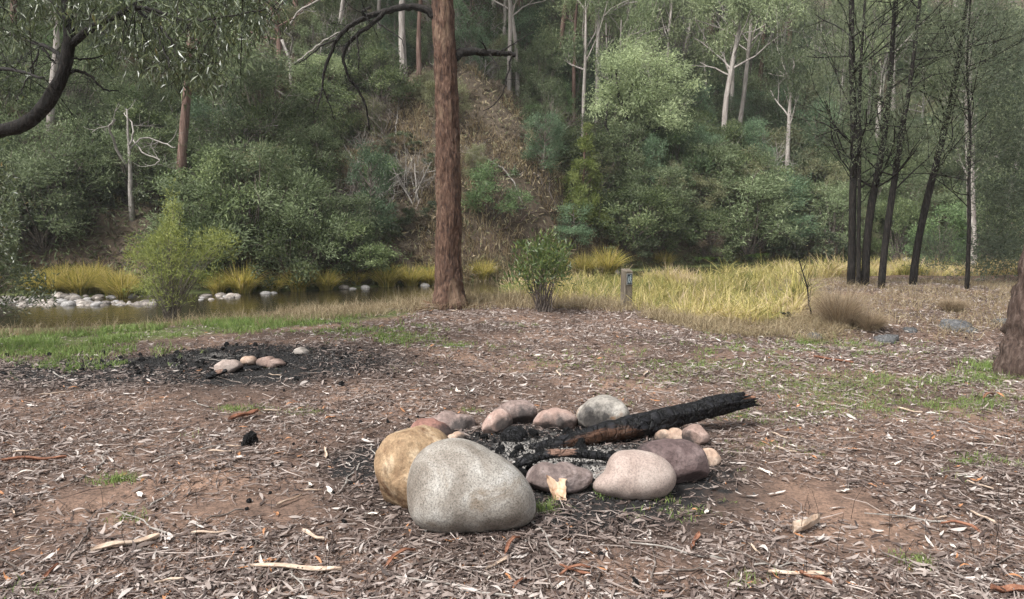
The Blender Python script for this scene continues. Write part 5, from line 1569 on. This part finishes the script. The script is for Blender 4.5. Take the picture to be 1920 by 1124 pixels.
a = np.where(a < .99, a * (1 - .72 * scorch(x, y) * (rs.uniform(0, 1, n) < .85)), a)
litter_leaf(rs, n, c, L, W, rs.uniform(0, 6.283, n), rs.normal(0, .16, n), rs.normal(0, .45, n), rs.normal(0, .16, n), rs.normal(0, .22, n), a, lit)
x2 = rs.uniform(-7, 11, 70000); y2 = rs.uniform(6.2, 16.5, 70000)
k2 = (rs.uniform(0, 1, 70000) < litter_density(x2, y2) * .9) & (np.abs(x2) < .74 * y2)
x2, y2 = x2[k2], y2[k2]; n2 = len(x2)
L2 = rs.uniform(.03, .095, n2)
litter_leaf(rs, n2, np.stack([x2, y2, HT(x2, y2) + rs.uniform(-.003, .015, n2)], 1), L2, L2 * rs.uniform(.12, .26, n2), rs.uniform(0, 6.283, n2), rs.normal(0, .16, n2), rs.normal(0, .45, n2), rs.normal(0, .16, n2), rs.normal(0, .22, n2), np.clip(rs.beta(2.0, 2.1, n2), 0, .985) * (1 - .72 * scorch(x2, y2) * (rs.uniform(0, 1, n2) < .85)), lit)
print('litter', n, n2)
tag(link('leaf_litter', lit.mesh('leaf_litter', M['litter'])), 'dry fallen gum leaves and bark flakes strewn over the clearing', 'leaf litter', kind='stuff')
# fine broken bits and thin twigs
fin = MB()
x, y = sample_ground(60000, 2.5, 11)
n = len(x)
ang = rs.uniform(0, 6.283, n)
d = unit(np.stack([np.cos(ang), np.sin(ang), rs.normal(0, .2, n)], 1))
add_leaves(fin, rs, np.stack([x, y, HT(x, y) + rs.uniform(0, .006, n)], 1), d, rs.uniform(.012, .05, n), rs.uniform(.002, .008, n), np.clip(rs.beta(2, 2, n), 0, .97))
x, y = sample_ground(5000, 2.5, 13)
for xi, yi in list(zip(x, y))[:3200]:
    an = rs.uniform(0, 6.283); L_ = rs.uniform(.05, .25); z_ = float(HT(xi, yi)) + .008
    p = np.array([[xi, yi, z_], [xi + math.cos(an) * L_ * .5 + rs.normal(0, .01), yi + math.sin(an) * L_ * .5 + rs.normal(0, .01), z_ + .008], [xi + math.cos(an + .2) * L_, yi + math.sin(an + .2) * L_, z_]])
    fin.tube(p, [.003, .0025, .0012], 3, cap=False, a=rs.uniform(.05, .75))
tag(link('twig_litter', fin.mesh('twig_litter', M['litter'])), 'fine twigs and broken leaf bits scattered on the dirt', 'leaf litter', kind='stuff')

# larger leaves, bark strips and sticks that can be told apart, one object each
def leaf_proto(seed, L, W, curl, sick, a, name):
    r2 = np.random.default_rng(seed); mb = MB()
    s = np.linspace(0, 1, 9); prof = np.sin(np.pi * np.clip(s, .02, .985) ** .8) ** .8
    e = np.array([-1, 0, 1.])
    X = (s[:, None] - .5) * L + 0 * e
    Y = e[None] * prof[:, None] * W / 2 + sick * L * (s[:, None] - .5) ** 2 * 2
    Z = curl * L * (s[:, None] - .5) ** 2 * 4 + np.abs(e)[None] * prof[:, None] * W * .22 + .006 * vnoise(s[:, None] * 6 + seed, e[None] * 2, 0)
    v = np.stack([X, Y, Z - Z.min() + .001], -1)
    i, j = np.meshgrid(np.arange(8), np.arange(2), indexing='ij')
    q = np.stack([i * 3 + j, (i + 1) * 3 + j, (i + 1) * 3 + j + 1, i * 3 + j + 1], -1).reshape(-1, 4)
    mb.add(v.reshape(-1, 3), q, a)
    return mb.mesh(name, M['litter'])
KINDS = [
    ('fallen_leaf', 'pale', .88, 'pale grey-pink curled gum leaf lying on the dirt', 'pale fallen gum leaves', 'leaf', 70),
    ('fallen_leaf', 'brown', .38, 'brown sickle-shaped gum leaf lying on the dirt', 'brown fallen gum leaves', 'leaf', 60),
    ('fallen_leaf', 'orange', 1.0, 'orange-brown dead gum leaf lying on the dirt', 'orange fallen gum leaves', 'leaf', 14),
    ('fallen_leaf', 'cream', .97, 'cream bleached gum leaf lying on the dirt', 'cream fallen gum leaves', 'leaf', 24),
]
for nm, cn, a_, lab, grp, cat, cnt in KINDS:
    pr = [leaf_proto(400 + k + int(a_ * 100), R.uniform(.07, .125), R.uniform(.012, .026), R.uniform(-.05, .16), R.uniform(-.3, .3), a_ - .03 * (k % 3) * (a_ < 1), nm) for k in range(5)]
    for q in range(cnt):
        while True:
            y_ = 2.7 * (2.6 ** R.random()); x_ = R.uniform(-.68, .68) * y_
            if blob(RING, .9, .85, x_, y_) < .45: break
        o = link(nm, R.choice(pr), None, (x_, y_, float(HT(x_, y_)) + .006))
        o.rotation_euler = (R.uniform(-.2, .2), R.uniform(-.15, .15), R.uniform(0, 6.28)); s = R.uniform(.75, 1.25); o.scale = (s, s, s)
        tag(o, lab, cat, grp)
bstrip = bark_mat('strip_pale', [(.3, (.22, .15, .11)), (.5, (.40, .31, .24)), (.7, (.55, .46, .38))], 18, (1, 4, 1), .4, .006)
rstrip = bark_mat('strip_red', [(.3, (.07, .03, .02)), (.5, (.17, .075, .045)), (.7, (.27, .14, .09))], 18, (1, 4, 1), .4, .006)
def bark_strip(seed, L, W, mat, curl=.5):
    r2 = np.random.default_rng(seed)
    nu, nv = 14, 5
    s, e = np.meshgrid(np.linspace(0, 1, nu), np.linspace(-1, 1, nv), indexing='ij')
    wd = W * (.75 + .35 * vnoise(s * 4, seed * 1.3, 0)) * np.clip(np.minimum(s, 1 - s) * 9, .25, 1)
    X = (s - .5) * L; Y = e * wd / 2 + .10 * L * vnoise(s * 2.2, seed * .7, 3) * .5
    Z = curl * W * (e * e) * .6 + .02 * vnoise(s * 3, seed * .3, 1) + .004
    P = np.stack([X, Y, Z - Z.min()], -1).reshape(-1, 3); n = len(P)
    i, j = np.meshgrid(np.arange(nu - 1), np.arange(nv - 1), indexing='ij')
    q = np.stack([i * nv + j, (i + 1) * nv + j, (i + 1) * nv + j + 1, i * nv + j + 1], -1).reshape(-1, 4)
    rim = [c * nv for c in range(nu)] + [(nu - 1) * nv + c for c in range(1, nv)] + [c * nv + nv - 1 for c in range(nu - 2, -1, -1)] + [c for c in range(nv - 2, 0, -1)]
    sd = np.array([[rim[a], rim[(a + 1) % len(rim)], rim[(a + 1) % len(rim)] + n, rim[a] + n] for a in range(len(rim))])
    return MB().add(np.concatenate([P + [0, 0, .004], P]), [q, q[:, ::-1] + n, sd]).mesh('bark_strip', mat)
def place_flat(me, x0, y0, x1, y1, label, L, name='bark_strip', cat='bark', group=None, lift=.004):
    a_, b_ = ground(x0, y0), ground(x1, y1)
    o = link(name, me, None, (a_ + b_) / 2 + np.array([0, 0, lift]))
    d_ = b_ - a_
    o.rotation_euler = (0, -math.atan2(d_[2], math.hypot(d_[0], d_[1])), math.atan2(d_[1], d_[0]))
    s = np.linalg.norm(d_) / L
    o.scale = (s, max(s, .7), max(s, .7)); tag(o, label, cat, group)
    return o
place_flat(bark_strip(1, .5, .06, rstrip), 0, 872, 125, 864, 'long dark red bark strip lying on the litter', .5)
place_flat(bark_strip(2, .5, .045, bstrip), 465, 1070, 640, 1080, 'long cream bark strip lying on bare reddish dirt', .5)
place_flat(bark_strip(3, .18, .05, rstrip), 430, 793, 485, 783, 'upcurled red-brown bark piece beside a grass tuft', .18)
place_flat(bark_strip(4, .2, .07, bstrip, 1.0), 1488, 1004, 1538, 992, 'folded cream bark flake standing off the dirt', .2)
place_flat(bark_strip(5, .35, .045, bstrip), 1440, 1082, 1560, 1088, 'pale brown bark strip lying in leaf litter near the cream flake', .35)
place_flat(bark_strip(6, .3, .05, rstrip), 1500, 1085, 1560, 1105, 'reddish bark strip beneath the pale brown one', .3)
place_flat(bark_strip(7, .35, .07, rstrip), 1855, 1118, 1930, 1116, 'wide pinkish-red bark slab at the edge of the litter', .35)
place_flat(bark_strip(8, .4, .05, rstrip), 1525, 672, 1600, 684, 'curved brown bark piece on the litter before the mound', .4)
place_flat(bark_strip(9, .3, .05, bstrip), 170, 1040, 300, 1015, 'pale grey bark strip among curled leaves on the litter', .3)
HEAP = [bark_strip(50 + k, .3, .035, rstrip if k % 2 else bstrip) for k in range(4)]
for q in range(22):
    an = R.uniform(0, 6.28); rr_ = R.uniform(.28, .75)
    x_, y_ = P_[0][0] + math.cos(an) * rr_, P_[0][1] + math.sin(an) * rr_
    o = link('shed_bark', HEAP[q % 4], None, (x_, y_, float(HT(x_, y_)) + .02)); o.rotation_euler = (R.uniform(-.3, .3), R.uniform(-.35, .1), an + R.uniform(-1, 1)); s = R.uniform(.6, 1.3); o.scale = (s, s, s)
    tag(o, 'shed bark strip heaped at the foot of the big red trunk', 'bark', 'shed bark at the foot of the red trunk')
BS = [(bark_strip(20 + k, .22, .03, bstrip), bark_strip(30 + k, .22, .03, rstrip)) for k in range(4)]
for q in range(44):
    px, py = R.uniform(10, 1910), R.uniform(690, 1110)
    if 690 < px < 1400 and 740 < py < 1000: continue
    g = ground(px, py); an = R.uniform(0, 6.28); w = R.randrange(3) == 0
    o = link('bark_strip', R.choice(BS)[1 if w else 0], None, g + np.array([0, 0, .008]))
    o.rotation_euler = (R.uniform(-.1, .1), R.uniform(-.05, .05), an); s = R.uniform(.4, .95); o.scale = (s, s, s)
    tag(o, 'narrow red-brown bark strip lying on the litter' if w else 'narrow pale bark strip lying on the litter', 'bark', 'narrow red-brown bark strips' if w else 'narrow pale bark strips')
def stick_mesh(seed, L, r, mat):
    r2 = np.random.default_rng(seed)
    t = np.linspace(-.5, .5, 9)
    p = np.stack([t * L, .05 * L * vnoise(t * 4, seed, 0), np.full(9, r) + .012 * np.abs(vnoise(t * 5, seed, 2))], 1)
    mb = MB(); mb.tube(p, np.linspace(r, r * .5, 9), 5)
    if seed % 2: mb.tube([p[5], p[5] + [L * .15, L * .12, .02]], [r * .6, r * .25], 4)
    return mb.mesh('fallen_stick', M[mat])
SK = [stick_mesh(60 + k, .4, .005, 'twig' if k % 3 else 'dead_white') for k in range(6)]
for q in range(70):
    px, py = R.uniform(10, 1910), R.uniform(640, 1110)
    if 700 < px < 1380 and 745 < py < 990: continue
    g = ground(px, py)
    if g[1] > 9: continue
    o = link('fallen_stick', R.choice(SK), None, g); o.rotation_euler[2] = R.uniform(0, 6.28); s = R.uniform(.5, 1.5); o.scale = (s, 1, 1)
    tag(o, 'thin dry stick lying on the leaf litter', 'stick', 'thin dry sticks on the litter')
place_flat(stick_mesh(81, .5, .007, 'dead_white'), 95, 702, 128, 716, 'pale forked stick poking up beside the old fire patch', .5, 'fallen_stick', 'stick')

# charcoal lumps
CH = []
for k in range(5):
    CH.append(pebble(500 + k, .8, .9).mesh('charcoal_lump', M['charcoal'], False))
def coal(x_, y_, s, label, group):
    o = link('charcoal_lump', R.choice(CH), None, (x_, y_, float(HT(x_, y_)) + s * .45))
    o.scale = (s, s * R.uniform(.7, 1), s * R.uniform(.6, 1)); o.rotation_euler = (R.uniform(0, 3), R.uniform(0, 3), R.uniform(0, 6)); tag(o, label, 'charcoal', group)
for q in range(110):
    an, rr_ = R.uniform(0, 6.28), math.sqrt(R.random())
    coal(RING[0] - .05 + math.cos(an) * .72 * rr_, RING[1] + .12 + math.sin(an) * .6 * rr_, R.choice([.012, .016, .02, .025, .034, .042]), 'black charcoal lump in the ash of the stone fire ring', 'charcoal lumps in the fire ring')
for q in range(110):
    coal(OLD[0] + R.gauss(-.25, .85), OLD[1] + R.gauss(0, .42), R.choice([.01, .014, .02, .026, .034]), 'black charcoal lump in the old fire patch', 'charcoal lumps in the old fire patch')
for q in range(40):
    y_ = 2.9 * 1.9 ** R.random(); x_ = R.gauss(-.9, 1.0)
    if blob(RING, .9, .85, x_, y_) > .4: continue
    coal(x_, y_, R.choice([.008, .011, .016]), 'small stray charcoal crumb on the dirt around the ring', 'stray charcoal crumbs')
g = ground(466, 836); coal(g[0], g[1], .06, 'dark charred lump standing alone on the litter', None)
# ash flakes and crumbs
am = MB()
n = 9000
ctr = np.concatenate([RING[:2] + np.array([.0, .12]) + rs.normal(0, 1, (6000, 2)) * [.42, .36], OLD[:2] + np.array([-.15, .05]) + rs.normal(0, 1, (12000, 2)) * [1.15, .45]])
n = len(ctr)
an = rs.uniform(0, 6.283, n)
dd = unit(np.stack([np.cos(an), np.sin(an), rs.normal(0, .5, n)], 1))
nz_ = vnoise(ctr[:, 0] * 4, ctr[:, 1] * 4, 5)
add_leaves(am, rs, np.stack([ctr[:, 0], ctr[:, 1], HT(ctr[:, 0], ctr[:, 1]) + rs.uniform(0, .02, n)], 1), dd, rs.uniform(.006, .028, n), rs.uniform(.004, .016, n), np.clip(np.where(ctr[:, 1] > 6, .27, .38) + .3 * nz_ + rs.normal(0, .2, n), 0, 1))
tag(link('ash', am.mesh('ash', M['ash'])), 'grey ash flakes and black charcoal crumbs where the fires burned', 'ash', kind='stuff')

# green grass: tufts, patches and the strip along the bank
rs = np.random.default_rng(210)
gr = MB()
def grass(px, py, sx, sy, n, h, col=.45, clump=8):
    g = ground(px, py)
    m = max(1, n // clump)
    cx, cy = rs.normal(g[0], sx * .55, m), rs.normal(g[1], sy * .55, m)
    kp = vnoise(cx * 2.5, cy * 2.5, 6.6) + .5 * vnoise(cx * 7, cy * 7, 2.6) > -.15
    cx, cy = cx[kp], cy[kp]; m = len(cx)
    x = np.repeat(cx, clump) + rs.normal(0, .025, m * clump); y = np.repeat(cy, clump) + rs.normal(0, .025, m * clump)
    b = np.stack([x, y, HT(x, y) - .004], 1)
    add_blades(gr, rs, b, h * rs.uniform(.4, 1.3, len(x)), rs.normal(0, .55, (len(x), 2)), np.where(y > 7, .007, .0042), np.clip(rs.normal(col, .22, len(x)), 0, 1), 2)
for p in [(40, 660, 1.3, .8, 7000, .10), (150, 640, 1.3, .7, 6000, .10), (300, 618, 1.4, .6, 6000, .11), (460, 608, 1.3, .5, 4500, .10), (600, 600, 1.0, .4, 2600, .10), (100, 690, .9, .3, 1400, .07),
          (690, 622, .9, .35, 1600, .07), (760, 640, .5, .3, 1200, .06), (720, 632, .6, .2, 900, .06), (865, 650, .35, .18, 500, .06), (850, 615, 1.0, .4, 700, .06),
          (450, 768, .22, .10, 500, .04), (560, 775, .25, .08, 300, .035), (340, 822, .09, .05, 160, .05), (216, 905, .09, .05, 260, .06), (235, 975, .08, .04, 90, .05), (20, 1112, .12, .05, 260, .06),
          (1090, 962, .22, .08, 420, .06), (1030, 958, .12, .05, 220, .06), (1200, 940, .3, .06, 260, .05), (1260, 965, .25, .08, 200, .04), (860, 772, .2, .05, 260, .04), (1400, 1098, .05, .03, 60, .05), (1720, 1060, .08, .05, 120, .05), (1850, 1100, .15, .06, 200, .06),
          (1500, 725, 1.3, .5, 3000, .05), (1650, 760, 1.0, .4, 1800, .05), (1780, 710, .8, .35, 1800, .08), (1850, 760, .5, .3, 1000, .06), (1330, 690, 1.4, .5, 1600, .04), (1480, 660, 1.5, .5, 2400, .05), (1800, 860, .4, .25, 700, .05), (1420, 780, .6, .25, 700, .04), (1860, 690, .35, .2, 700, .10), (1100, 680, 2.5, .9, 1500, .035), (1550, 850, .8, .3, 600, .035), (1500, 640, 1.2, .3, 1500, .08)]:
    grass(*(p if p[0] < 1300 or p[4] < 300 else p[:4] + (int(p[4] * 1.5),) + p[5:]))
tag(link('grass', gr.mesh('grass', M['green_grass'])), 'short green grass in patches and along the stream edge of the clearing', 'grass', kind='stuff')
# thin dark stalks standing in the near litter
st = MB()
for q in range(60):
    px, py = R.choice([R.uniform(10, 700), R.uniform(1500, 1910)]), R.uniform(780, 1110)
    g = ground(px, py); h_ = R.uniform(.08, .22)
    st.tube([g - [0, 0, .01], g + [R.gauss(0, .01), R.gauss(0, .01), h_ * .5], g + [R.gauss(0, .03), R.gauss(0, .02), h_]], [.0016, .0013, .0008], 3, cap=False)
tag(link('dry_stalks', st.mesh('dry_stalks', M['bark_dark'])), 'thin dark dead stalks standing up through the litter', 'stalks', kind='stuff')

# thin grey-green air in the valley
hm_, hn_, hl_, hb_ = new_mat('haze')
hn_.remove(hb_)
pv = hn_.new('ShaderNodeVolumePrincipled')
pv.inputs['Color'].default_value = (.93, .97, 1.0, 1)
pv.inputs['Density'].default_value = .0007
pv.inputs['Anisotropy'].default_value = .2
hl_.new(pv.outputs[0], hn_['Material Output'].inputs['Volume'])
hz = box(MB(), (0, 10, 22), (164, 144, 50))
tag(link('haze', hz.mesh('haze', hm_)), 'thin pale haze in the valley air', 'haze', kind='stuff')
